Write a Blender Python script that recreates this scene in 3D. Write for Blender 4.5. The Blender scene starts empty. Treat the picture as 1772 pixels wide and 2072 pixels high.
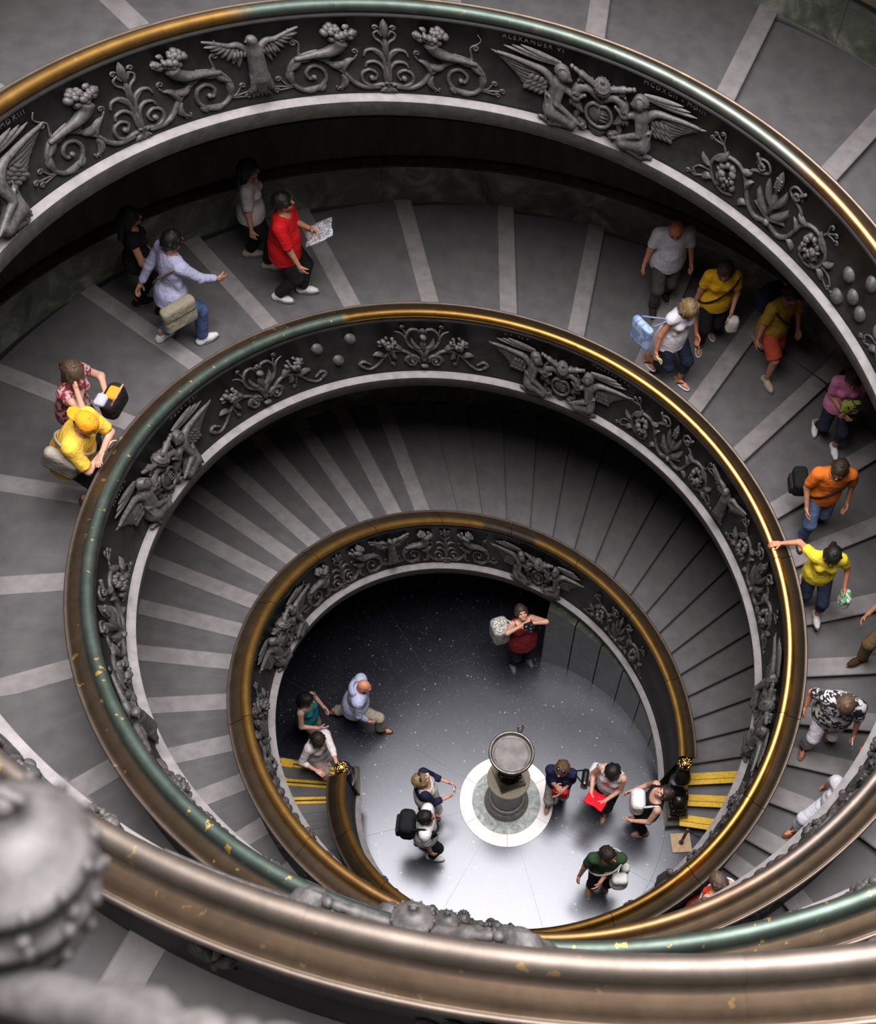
import bpy, bmesh, math, random
import numpy as np
from mathutils import Matrix, Vector

scene = bpy.context.scene
COL = scene.collection
PI = math.pi
TAU = 2 * math.pi

# ------------------------------------------------------------------ camera
CAM = np.array([-0.188, -6.006, 18.638])
C_R = np.array([0.99487799, 0.1005188, -0.01066552])
C_U = np.array([-0.08166015, 0.86141536, 0.50129352])
C_F = np.array([-0.05957687, 0.49785495, -0.86521156])
FPX = 2667.0
W, H = 1772, 2072
cd = bpy.data.cameras.new('camera')
cam = bpy.data.objects.new('camera', cd)
COL.objects.link(cam)
cam.matrix_world = Matrix(((C_R[0], C_U[0], -C_F[0], CAM[0]), (C_R[1], C_U[1], -C_F[1], CAM[1]),
                           (C_R[2], C_U[2], -C_F[2], CAM[2]), (0, 0, 0, 1)))
cd.sensor_fit = 'HORIZONTAL'
cd.sensor_width = 36.0
cd.lens = FPX * 36.0 / W
cd.clip_start = 0.05
cd.clip_end = 200
cd.dof.use_dof = True
cd.dof.focus_distance = 11.5
cd.dof.aperture_fstop = 4.6
scene.camera = cam

# ------------------------------------------------------------------ light: overcast daylight through the round skylight
world = bpy.data.worlds.new('World')
scene.world = world
world.use_nodes = True
world.node_tree.nodes['Background'].inputs[0].default_value = (0.75, 0.80, 0.9, 1)
world.node_tree.nodes['Background'].inputs[1].default_value = 0.0
ld = bpy.data.lights.new('skylight', 'AREA')
ld.shape = 'DISK'
ld.size = 15.0
ld.energy = 9300
ld.color = (1.0, 0.965, 0.965)
lo = bpy.data.objects.new('skylight', ld)
lo.location = (0.0, 0.5, 25.0)
COL.objects.link(lo)

scene.view_settings.view_transform = 'Standard'
scene.view_settings.look = 'None'
scene.view_settings.exposure = 0.0
scene.view_settings.gamma = 1.0
scene.view_settings.use_curve_mapping = False

# ------------------------------------------------------------------ helpers
def link(o, parent=None):
    COL.objects.link(o)
    if parent is not None:
        o.parent = parent
    return o

def tag(o, label=None, cat=None, group=None, kind=None):
    if label: o['label'] = label
    if cat: o['category'] = cat
    if group: o['group'] = group
    if kind: o['kind'] = kind
    return o

def empty(name, loc=(0, 0, 0), rz=0.0, parent=None):
    o = bpy.data.objects.new(name, None)
    o.empty_display_size = 0.1
    o.location = loc
    o.rotation_euler = (0, 0, rz)
    return link(o, parent)

def mesh_np(name, V, Q=None, T=None, smooth=True, attr=None):
    """fast mesh from numpy arrays: V (n,3), Q (m,4) quads, T (k,3) triangles"""
    V = np.asarray(V, dtype=np.float32)
    me = bpy.data.meshes.new(name)
    q = np.zeros((0, 4), int) if Q is None else np.asarray(Q, dtype=np.int32)
    t = np.zeros((0, 3), int) if T is None else np.asarray(T, dtype=np.int32)
    me.vertices.add(len(V))
    me.vertices.foreach_set('co', V.ravel())
    loops = np.concatenate([q.ravel(), t.ravel()]).astype(np.int32)
    me.loops.add(len(loops))
    me.loops.foreach_set('vertex_index', loops)
    n = len(q) + len(t)
    me.polygons.add(n)
    st = np.concatenate([np.arange(len(q)) * 4, len(q) * 4 + np.arange(len(t)) * 3]).astype(np.int32)
    me.polygons.foreach_set('loop_start', st)
    me.update(calc_edges=True)
    if attr is not None:
        a = me.attributes.new('along', 'FLOAT', 'POINT')
        a.data.foreach_set('value', np.asarray(attr, dtype=np.float32))
    me.validate()
    me.polygons.foreach_set('use_smooth', np.full(len(me.polygons), bool(smooth)))
    return me

def obj(name, me, mat, parent=None):
    o = bpy.data.objects.new(name, me)
    if mat is not None and not me.materials:
        me.materials.append(mat)
    return link(o, parent)

class MB:
    """collects vertices and faces, builds ONE mesh"""
    def __init__(self):
        self.V, self.Q, self.T, self.n = [], [], [], 0
    def add(self, V, Q=None, T=None):
        V = np.asarray(V, float).reshape(-1, 3)
        if Q is not None and len(Q): self.Q.append(np.asarray(Q, int) + self.n)
        if T is not None and len(T): self.T.append(np.asarray(T, int) + self.n)
        self.V.append(V); self.n += len(V)
        return self
    def arrays(self):
        V = np.concatenate(self.V) if self.V else np.zeros((0, 3))
        Q = np.concatenate(self.Q) if self.Q else None
        T = np.concatenate(self.T) if self.T else None
        return V, Q, T
    def box(self, c, s, rot=None):
        x, y, z = np.array(s) / 2
        V = np.array([[-x,-y,-z],[x,-y,-z],[x,y,-z],[-x,y,-z],[-x,-y,z],[x,-y,z],[x,y,z],[-x,y,z]])
        if rot is not None: V = V @ np.array(rot).T
        return self.add(V + np.array(c), [[0,3,2,1],[4,5,6,7],[0,1,5,4],[1,2,6,5],[2,3,7,6],[3,0,4,7]])
    def tube(self, P, R, seg=8, caps=True, squash=None):
        """swept round bar through points P with radius R (number or list); squash = (axis vector, factor)"""
        P = np.asarray(P, float); n = len(P)
        R = np.full(n, R, float) if np.isscalar(R) else np.asarray(R, float)
        T = np.gradient(P, axis=0); T /= np.linalg.norm(T, axis=1)[:, None] + 1e-12
        up = np.array([0, 0, 1.0])
        if abs(T[0] @ up) > .9: up = np.array([1.0, 0, 0])
        N = np.zeros_like(P); v = up - (up @ T[0]) * T[0]; v /= np.linalg.norm(v)
        for i in range(n):
            v = v - (v @ T[i]) * T[i]; v /= np.linalg.norm(v) + 1e-12; N[i] = v
        B = np.cross(T, N)
        a = np.arange(seg) / seg * TAU
        ring = N[:, None] * np.cos(a)[None, :, None] + B[:, None] * np.sin(a)[None, :, None]
        V = P[:, None] + ring * R[:, None, None]
        idx = np.arange(n * seg).reshape(n, seg)
        q = np.stack([idx[:-1], np.roll(idx[:-1], -1, 1), np.roll(idx[1:], -1, 1), idx[1:]], -1).reshape(-1, 4)
        V = V.reshape(-1, 3); t = None
        if caps:
            V = np.vstack([V, P[0] - T[0] * R[0] * .5, P[-1] + T[-1] * R[-1] * .5]); k = n * seg
            j = np.arange(seg)
            t = np.vstack([np.stack([np.full(seg, k), (j + 1) % seg, j], -1),
                           np.stack([np.full(seg, k + 1), (n - 1) * seg + j, (n - 1) * seg + (j + 1) % seg], -1)])
        return self.add(V, q, t)
    def ball(self, c, r, nu=10, nv=7, rot=None):
        r = np.array([r] * 3 if np.isscalar(r) else r, float)
        a = np.arange(nu) / nu * TAU; b = np.arange(1, nv) / nv * PI
        V = np.stack([np.outer(np.sin(b), np.cos(a)), np.outer(np.sin(b), np.sin(a)), np.outer(np.cos(b), np.ones(nu))], -1).reshape(-1, 3)
        V = np.vstack([V, [0, 0, 1], [0, 0, -1]]) * r
        if rot is not None: V = V @ np.array(rot).T
        idx = np.arange((nv - 1) * nu).reshape(nv - 1, nu)
        q = np.stack([idx[:-1], idx[1:], np.roll(idx[1:], -1, 1), np.roll(idx[:-1], -1, 1)], -1).reshape(-1, 4)
        k = (nv - 1) * nu; j = np.arange(nu)
        t = np.vstack([np.stack([np.full(nu, k), j, (j + 1) % nu], -1),
                       np.stack([np.full(nu, k + 1), idx[-1][(j + 1) % nu], idx[-1][j]], -1)])
        return self.add(V + np.array(c), q, t)
    def lathe(self, prof, seg=40, c=(0, 0, 0)):
        prof = np.asarray(prof, float); n = len(prof)
        a = np.arange(seg) / seg * TAU
        V = np.stack([np.outer(prof[:, 0], np.cos(a)), np.outer(prof[:, 0], np.sin(a)), np.outer(prof[:, 1], np.ones(seg))], -1)
        idx = np.arange(n * seg).reshape(n, seg)
        q = np.stack([idx[:-1], np.roll(idx[:-1], -1, 1), np.roll(idx[1:], -1, 1), idx[1:]], -1).reshape(-1, 4)
        return self.add(V.reshape(-1, 3) + np.array(c), q)
    def leaf(self, P, Wd, d0=0.0, ridge=.02, dirn=None):
        """pointed leaf lying in the u,v plane along the points P with half widths Wd, ridge raised along d (third axis)"""
        P = np.asarray(P, float); n = len(P)
        T = np.gradient(P, axis=0)[:, :2]; T /= np.linalg.norm(T, axis=1)[:, None] + 1e-12
        N = np.stack([-T[:, 1], T[:, 0]], -1)
        Wd = np.asarray(Wd, float)
        V = []
        for k, (f, h) in enumerate(((-1, 0), (-.55, .75), (0, 1), (.55, .75), (1, 0))):
            X = np.zeros((n, 3)); X[:, :2] = P[:, :2] + N * (Wd * f)[:, None]
            X[:, 2] = (P[:, 2] if P.shape[1] > 2 else 0) + d0 + ridge * h * (Wd / (Wd.max() + 1e-9)) ** .5
            V.append(X)
        V = np.stack(V, 1).reshape(-1, 3)
        idx = np.arange(n * 5).reshape(n, 5)
        q = np.stack([idx[:-1, :-1], idx[1:, :-1], idx[1:, 1:], idx[:-1, 1:]], -1).reshape(-1, 4)
        return self.add(V, q[:, ::-1])
    def build(self, name, mat, parent=None, smooth=True):
        V, Q, T = self.arrays()
        return obj(name, mesh_np(name, V, Q, T, smooth), mat, parent)

# ------------------------------------------------------------------ materials
def new_mat(name):
    m = bpy.data.materials.new(name); m.use_nodes = True
    nt = m.node_tree
    return m, nt, nt.nodes['Principled BSDF']

def noise_node(nt, scale, detail=4, rough=.6, coord='Object', vec_scale=None):
    tc = nt.nodes.new('ShaderNodeTexCoord')
    n = nt.nodes.new('ShaderNodeTexNoise')
    n.inputs['Scale'].default_value = scale; n.inputs['Detail'].default_value = detail; n.inputs['Roughness'].default_value = rough
    if vec_scale:
        mp = nt.nodes.new('ShaderNodeMapping'); mp.inputs['Scale'].default_value = vec_scale
        nt.links.new(tc.outputs[coord], mp.inputs[0]); nt.links.new(mp.outputs[0], n.inputs['Vector'])
    else:
        nt.links.new(tc.outputs[coord], n.inputs['Vector'])
    return n

def ramp_node(nt, fac, stops):
    r = nt.nodes.new('ShaderNodeValToRGB')
    e = r.color_ramp.elements
    while len(e) < len(stops): e.new(.5)
    for i, (p, c) in enumerate(stops):
        e[i].position = p; e[i].color = (*c, 1)
    nt.links.new(fac, r.inputs[0])
    return r

def bump_node(nt, b, fac, strength, dist=.01):
    n = nt.nodes.new('ShaderNodeBump'); n.inputs['Strength'].default_value = strength; n.inputs['Distance'].default_value = dist
    nt.links.new(fac, n.inputs['Height']); nt.links.new(n.outputs[0], b.inputs['Normal'])

def simple(name, c1, c2=None, scale=8., rough=.6, metal=0., bump=0., spec=None, detail=4, lo=.35, hi=.65, vec_scale=None):
    m, nt, b = new_mat(name)
    b.inputs['Roughness'].default_value = rough; b.inputs['Metallic'].default_value = metal
    if spec is not None: b.inputs['Specular IOR Level'].default_value = spec
    if c2 is None: c2 = tuple(x * .8 for x in c1)
    n = noise_node(nt, scale, detail, vec_scale=vec_scale)
    r = ramp_node(nt, n.outputs['Fac'], [(lo, c2), (hi, c1)])
    nt.links.new(r.outputs[0], b.inputs['Base Color'])
    if bump: bump_node(nt, b, n.outputs['Fac'], bump)
    return m

def cloth(name, c, rough=.85):
    m, nt, b = new_mat(name)
    b.inputs['Roughness'].default_value = rough
    b.inputs['Specular IOR Level'].default_value = .2
    n = noise_node(nt, 22, 3)
    r = ramp_node(nt, n.outputs['Fac'], [(.3, tuple(x * .82 for x in c)), (.7, c)])
    nt.links.new(r.outputs[0], b.inputs['Base Color'])
    bump_node(nt, b, noise_node(nt, 10, 3).outputs['Fac'], .9, .03)
    return m
# ------------------------------------------------------------------ the double spiral: radius and height of the hand-rail crest
KR = {'A': [2.371, 2.656, 2.998, 3.436, 3.815, 4.214, 4.667, 5.035, 5.41, 5.82, 6.24, 6.6],
      'B': [2.260, 2.611, 2.989, 3.398, 3.880, 4.279, 4.720, 5.100, 5.52, 6.09, 6.55, 6.95]}
KZ = {'A': [1.337, 3.353, 5.465, 6.918, 8.602, 10.284, 12.101, 13.847, 15.626, 17.403, 19.18, 20.95],
      'B': [1.496, 3.334, 5.158, 6.773, 8.636, 10.529, 12.279, 14.02, 15.84, 17.78, 19.7, 21.6]}
TH0 = {'A': 0.172, 'B': 3.288}
S_END = {'A': 2.20, 'B': 2.42}
RAILH = 1.05

def spl(v, s):
    v = np.asarray(v, float); s = np.asarray(s, float); n = len(v)
    x = s / .25
    i = np.clip(np.floor(x).astype(int), 0, n - 2); t = x - i
    g = lambda j: np.where(j < 0, 2 * v[0] - v[1], np.where(j >= n, 2 * v[-1] - v[-2], v[np.clip(j, 0, n - 1)]))
    a, b, c, d = g(i - 1), g(i), g(i + 1), g(i + 2)
    tt = np.clip(t, 0, 1)
    y = .5 * (2 * b + (c - a) * tt + (2 * a - 5 * b + 4 * c - d) * tt * tt + (3 * b - a - 3 * c + d) * tt ** 3)
    return y + np.where(t < 0, t * (c - b), 0)

def rad(w, s): return spl(KR[w], s)
def zt(w, s): return spl(KZ[w], s)
def zf(w, s):
    """smooth line of the stair at the foot of the risers"""
    s = np.asarray(s, float)
    z = zt(w, s) - RAILH
    z0 = float(zt(w, np.array(-.036)) - RAILH)
    return z - z0 * np.clip((.22 - s) / .256, 0, 1)
def rwall(s): return 4.988 + 1.525 * np.asarray(s, float)
def theta(w, s): return TH0[w] + TAU * np.asarray(s, float)
def pol(r, th, z):
    r, th, z = np.broadcast_arrays(np.asarray(r, float), np.asarray(th, float), np.asarray(z, float))
    return np.stack([r * np.cos(th), r * np.sin(th), z], -1)

def sweep(w, prof, s0, s1, n, zfun=None, closed=False, caps=False):
    """profile of (dr, dz) offsets from the rail crest swept along the spiral -> V, Q, attribute"""
    s = np.linspace(s0, s1, n)
    prof = np.asarray(prof, float); k = len(prof)
    r = rad(w, s)[:, None] + prof[None, :, 0]
    z = (zt(w, s) if zfun is None else zfun(s))[:, None] + prof[None, :, 1]
    V = pol(r, theta(w, s)[:, None], z).reshape(-1, 3)
    idx = np.arange(n * k).reshape(n, k)
    if closed:
        q = np.stack([idx[:-1], np.roll(idx[:-1], -1, 1), np.roll(idx[1:], -1, 1), idx[1:]], -1)
    else:
        q = np.stack([idx[:-1, :-1], idx[:-1, 1:], idx[1:, 1:], idx[1:, :-1]], -1)
    return V, q.reshape(-1, 4), np.repeat(s, k)

def ray(px, py):
    d = C_F * FPX + C_R * (px - W / 2) - C_U * (py - H / 2)
    return d / np.linalg.norm(d)
def on_floor(px, py, z=0.0):
    d = ray(px, py); return CAM + d * ((z - CAM[2]) / d[2])
def s_of(w, P, s_min):
    s = (math.atan2(P[1], P[0]) - TH0[w]) / TAU
    return s - math.floor(s - s_min)
def on_ramp(w, px, py, s_min):
    """where the view ray meets the stair ramp w (one turn from s_min on)"""
    d = ray(px, py); t = np.linspace(3, 26, 4000); P = CAM + t[:, None] * d
    s = (np.arctan2(P[:, 1], P[:, 0]) - TH0[w]) / TAU; s = s - np.floor(s - s_min)
    g = P[:, 2] - zf(w, s) - .05
    for i in range(len(t) - 1):
        if g[i] > 0 >= g[i + 1] and abs(s[i] - s[i + 1]) < .2: return P[i], float(s[i])
    return P[-1], float(s[-1])

# step edges (turns from the newel), read from the light nosings
low = [-.036 + .0162 * k for k in range(20)]
ST = {'A': low + [.290, .3085, .3275, .3465, .366, .385, .4034, .4247, .4473, .4702, .4973, .5247, .5503, .5793, .608, .638, .669, .701, .734, .768, .803, .839, .876, .914, .953, .993, 1.037, 1.082, 1.1286, 1.1697, 1.2138, 1.2577, 1.303, 1.3483],
      'B': low + [.290, .3085, .328, .347, .367, .3865, .4063, .4304, .4532, .4754, .5005, .5269, .5568, .5825, .6148, .6457, .6764, .7102, .7419, .7768, .811, .8481, .8849, .9245, .9633, 1.0029, 1.0406, 1.0841, 1.1276, 1.1715]}
for w in 'AB':
    while ST[w][-1] < S_END[w]: ST[w].append(ST[w][-1] + .0452)
RISER = .10
def tread_z(w, s):
    """height of the walking surface at turn s"""
    e = ST[w]; i = max(0, min(len(e) - 2, int(np.searchsorted(e, s, side='right')) - 1))
    if s < e[0]: return 0.0
    a, b = e[i], e[i + 1]
    za, zb = float(zf(w, a)), float(zf(w, b)); rise = zb - za
    rz = min(RISER, rise) if i >= 3 else rise
    t = (s - a) / (b - a)
    return za + rz + (rise - rz) * t

# ------------------------------------------------------------------ stone and metal
M = {}
def floor_mat():
    m, nt, b = new_mat('lobby_stone')
    n = noise_node(nt, 3, 5)
    r = ramp_node(nt, n.outputs['Fac'], [(.3, (.012, .012, .018)), (.7, (.021, .021, .030))])
    tc = nt.nodes.new('ShaderNodeTexCoord')
    vo = nt.nodes.new('ShaderNodeTexVoronoi'); vo.inputs['Scale'].default_value = 11
    nt.links.new(tc.outputs['Object'], vo.inputs['Vector'])
    rs = ramp_node(nt, vo.outputs['Distance'], [(.07, (1, 1, 1)), (.15, (0, 0, 0))])
    sel = ramp_node(nt, vo.outputs['Color'], [(.50, (0, 0, 0)), (.80, (1, 1, 1))])
    mu = nt.nodes.new('ShaderNodeMath'); mu.operation = 'MULTIPLY'
    nt.links.new(rs.outputs[0], mu.inputs[0]); nt.links.new(sel.outputs[0], mu.inputs[1])
    vo2 = nt.nodes.new('ShaderNodeTexVoronoi'); vo2.inputs['Scale'].default_value = 34
    nt.links.new(tc.outputs['Object'], vo2.inputs['Vector'])
    rs2 = ramp_node(nt, vo2.outputs['Distance'], [(.10, (.6, .6, .6)), (.22, (0, 0, 0))])
    sel2 = ramp_node(nt, vo2.outputs['Color'], [(.45, (0, 0, 0)), (.8, (1, 1, 1))])
    mu2 = nt.nodes.new('ShaderNodeMath'); mu2.operation = 'MULTIPLY'
    nt.links.new(rs2.outputs[0], mu2.inputs[0]); nt.links.new(sel2.outputs[0], mu2.inputs[1])
    ad = nt.nodes.new('ShaderNodeMath'); ad.operation = 'ADD'; ad.use_clamp = True
    nt.links.new(mu.outputs[0], ad.inputs[0]); nt.links.new(mu2.outputs[0], ad.inputs[1])
    mx = nt.nodes.new('ShaderNodeMix'); mx.data_type = 'RGBA'
    nt.links.new(ad.outputs[0], mx.inputs[0]); nt.links.new(r.outputs[0], mx.inputs[6]); mx.inputs[7].default_value = (.42, .42, .45, 1)
    nt.links.new(mx.outputs[2], b.inputs['Base Color'])
    b.inputs['Roughness'].default_value = .235
    b.inputs['Specular IOR Level'].default_value = 1.0
    b.inputs['Specular Tint'].default_value = (.90, .92, 1.0, 1)
    return m
M['lobby'] = floor_mat()
M['asphalt'] = simple('worn_tread_stone', (.125, .116, .118), (.086, .081, .084), 5, .62, detail=8, lo=.3, hi=.7)
M['nosing'] = simple('pale_nosing_stone', (.27, .245, .25), (.20, .182, .186), 7, .6, detail=6)
M['lowstep'] = simple('grey_step_stone', (.15, .138, .14), (.105, .098, .101), 5, .6, detail=8, lo=.3, hi=.7)
M['ledge'] = simple('grey_ledge_stone', (.25, .228, .23), (.18, .166, .167), 9, .7, detail=6, bump=.1)
M['fascia'] = simple('weathered_fascia_stone', (.15, .142, .13), (.085, .082, .075), 9, .8, detail=7, bump=.15)
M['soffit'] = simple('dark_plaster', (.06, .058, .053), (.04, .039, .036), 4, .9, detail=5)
M['wallup'] = simple('stained_wall_plaster', (.060, .057, .047), (.030, .029, .024), 2.2, .8, detail=7, vec_scale=(2, 2, .6))
def marble(name, dark, mid, light, scale=1.6):
    m, nt, b = new_mat(name)
    n1 = noise_node(nt, scale, 8, .65); n1.inputs['Distortion'].default_value = 1.6
    r = ramp_node(nt, n1.outputs['Fac'], [(.34, dark), (.52, mid), (.68, light)])
    nt.links.new(r.outputs[0], b.inputs['Base Color'])
    b.inputs['Roughness'].default_value = .38
    return m
M['green_marble'] = marble('green_veined_marble', (.065, .072, .056), (.13, .138, .11), (.30, .31, .26))
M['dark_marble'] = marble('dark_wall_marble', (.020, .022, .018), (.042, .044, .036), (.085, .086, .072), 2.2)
M['ring_marble'] = marble('grey_green_veined_ring_marble', (.14, .17, .165), (.30, .33, .32), (.55, .56, .54), 7)
M['joint'] = simple('pale_joint_mortar', (.09, .09, .10), (.06, .06, .07), 8, .8)
M['white_marble'] = simple('white_marble', (.90, .86, .84), (.80, .75, .73), 4, .3, detail=6)
M['black'] = simple('black_skirting_stone', (.012, .012, .012), (.006, .006, .006), 6, .5)
M['wallrail'] = simple('dark_bronze_wall_rail', (.05, .032, .018), (.012, .010, .008), 9, .45, .6)
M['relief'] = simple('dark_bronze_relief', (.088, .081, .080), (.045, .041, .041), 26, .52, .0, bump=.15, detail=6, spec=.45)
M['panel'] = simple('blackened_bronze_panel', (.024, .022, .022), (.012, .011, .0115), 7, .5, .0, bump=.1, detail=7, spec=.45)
M['newel'] = simple('polished_black_bronze', (.055, .045, .032), (.016, .014, .012), 9, .28, .7, detail=5)
M['brass'] = simple('bright_brass', (.90, .62, .22), (.45, .28, .09), 30, .22, 1.0)
M['yellow'] = simple('yellow_safety_paint', (.82, .50, .02), (.55, .30, .015), 28, .55, detail=6, lo=.25, hi=.55)
M['yellowdark'] = simple('black_grip_strip', (.05, .025, .01), (.03, .015, .008), 20, .8)
M['column'] = simple('grey_granite', (.20, .185, .165), (.11, .105, .095), 18, .4, detail=6)
M['column_disc'] = simple('speckled_stone_disc', (.42, .36, .27), (.27, .23, .17), 45, .6, detail=6)
M['basin'] = simple('dark_basin_bronze', (.14, .125, .12), (.085, .075, .073), 8, .45, .35)
M['basin_rim'] = simple('worn_basin_rim', (.25, .23, .20), (.09, .082, .075), 14, .3, .7)

def rail_mat():
    """bronze hand rail: bare brass where hands polished it, green or brown patina elsewhere, along the turn coordinate"""
    m, nt, b = new_mat('handrail_bronze')
    at = nt.nodes.new('ShaderNodeAttribute'); at.attribute_name = 'along'
    at2 = nt.nodes.new('ShaderNodeAttribute'); at2.attribute_name = 'tint'
    n = noise_node(nt, 6, 6, .65)
    n2 = noise_node(nt, 11, 3, .5)
    # the colour of each stretch is stored per point; noise breaks it up with bare spots
    spots = ramp_node(nt, n2.outputs['Fac'], [(.66, (0, 0, 0)), (.70, (1, 1, 1))])
    at3 = nt.nodes.new('ShaderNodeAttribute'); at3.attribute_name = 'wear'
    mu = nt.nodes.new('ShaderNodeMath'); mu.operation = 'MULTIPLY'
    nt.links.new(spots.outputs[0], mu.inputs[0]); nt.links.new(at3.outputs['Fac'], mu.inputs[1])
    mx = nt.nodes.new('ShaderNodeMix'); mx.data_type = 'RGBA'
    nt.links.new(mu.outputs[0], mx.inputs[0]); nt.links.new(at2.outputs['Color'], mx.inputs[6]); mx.inputs[7].default_value = (.85, .52, .13, 1)
    var = ramp_node(nt, n.outputs['Fac'], [(.3, (.72, .72, .72)), (.7, (1.1, 1.1, 1.1))])
    m2 = nt.nodes.new('ShaderNodeMix'); m2.data_type = 'RGBA'; m2.blend_type = 'MULTIPLY'; m2.inputs[0].default_value = 1
    nt.links.new(mx.outputs[2], m2.inputs[6]); nt.links.new(var.outputs[0], m2.inputs[7])
    nt.links.new(m2.outputs[2], b.inputs['Base Color'])
    at4 = nt.nodes.new('ShaderNodeAttribute'); at4.attribute_name = 'polish'
    for sock, lo_, hi_ in (('Roughness', .50, .33), ('Metallic', .85, 1.0)):
        mr = nt.nodes.new('ShaderNodeMapRange'); mr.inputs['To Min'].default_value = lo_; mr.inputs['To Max'].default_value = hi_
        nt.links.new(at4.outputs['Fac'], mr.inputs['Value']); nt.links.new(mr.outputs[0], b.inputs[sock])
    return m
M['rail'] = rail_mat()

# ------------------------------------------------------------------ lobby floor
fl = empty('floor'); tag(fl, 'dark grey speckled stone lobby floor at the foot of the stairs', 'floor', kind='structure')
def sector(r0, r1, a0, a1, z0, z1, n=8):
    """solid ring sector"""
    a = np.linspace(a0, a1, n + 1)
    P = np.stack([pol(r0, a, z1), pol(r1, a, z1), pol(r1, a, z0), pol(r0, a, z0)], 1)
    V = P.reshape(-1, 3); idx = np.arange((n + 1) * 4).reshape(n + 1, 4)
    q = np.stack([idx[:-1], np.roll(idx[:-1], -1, 1), np.roll(idx[1:], -1, 1), idx[1:]], -1).reshape(-1, 4)
    q = np.vstack([q, [idx[0][::-1]], [idx[-1]]])
    return V, q[:, ::-1]
def solid(name, V, Q, mat, parent, smooth=False):
    return obj(name, mesh_np(name, V, Q, None, smooth), mat, parent)
V, Q = sector(0.0, 5.6, 0, TAU, -.12, -.004, 48); solid('slab_bed', V, Q, M['joint'], fl)
for k in range(8):
    a = k * TAU / 8 + .35
    V, Q = sector(.68, 2.30, a + .0008, a + TAU / 8 - .0008, -.04, 0.0, 14); solid('floor_slab', V, Q, M['lobby'], fl)
for k in range(12):
    a = k * TAU / 12 + .1
    V, Q = sector(2.304, 5.5, a + .0007, a + TAU / 12 - .0007, -.04, 0.0, 10); solid('floor_slab', V, Q, M['lobby'], fl)
# marble ring set in the floor round the pedestal
rg = empty('floor_ring'); tag(rg, 'white marble ring with grey-green veined inner band around the pedestal', 'floor inlay', kind='structure')
for k in range(6):
    a = k * TAU / 6 + .62
    V, Q = sector(.495, .676, a + .004, a + TAU / 6 - .004, -.04, .004, 10); solid('white_ring_stone', V, Q, M['white_marble'], rg)
for k in range(6):
    a = k * TAU / 6 + .2
    V, Q = sector(.05, .492, a + .003, a + TAU / 6 - .003, -.04, .004, 10); solid('veined_ring_stone', V, Q, M['ring_marble'], rg)

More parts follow.
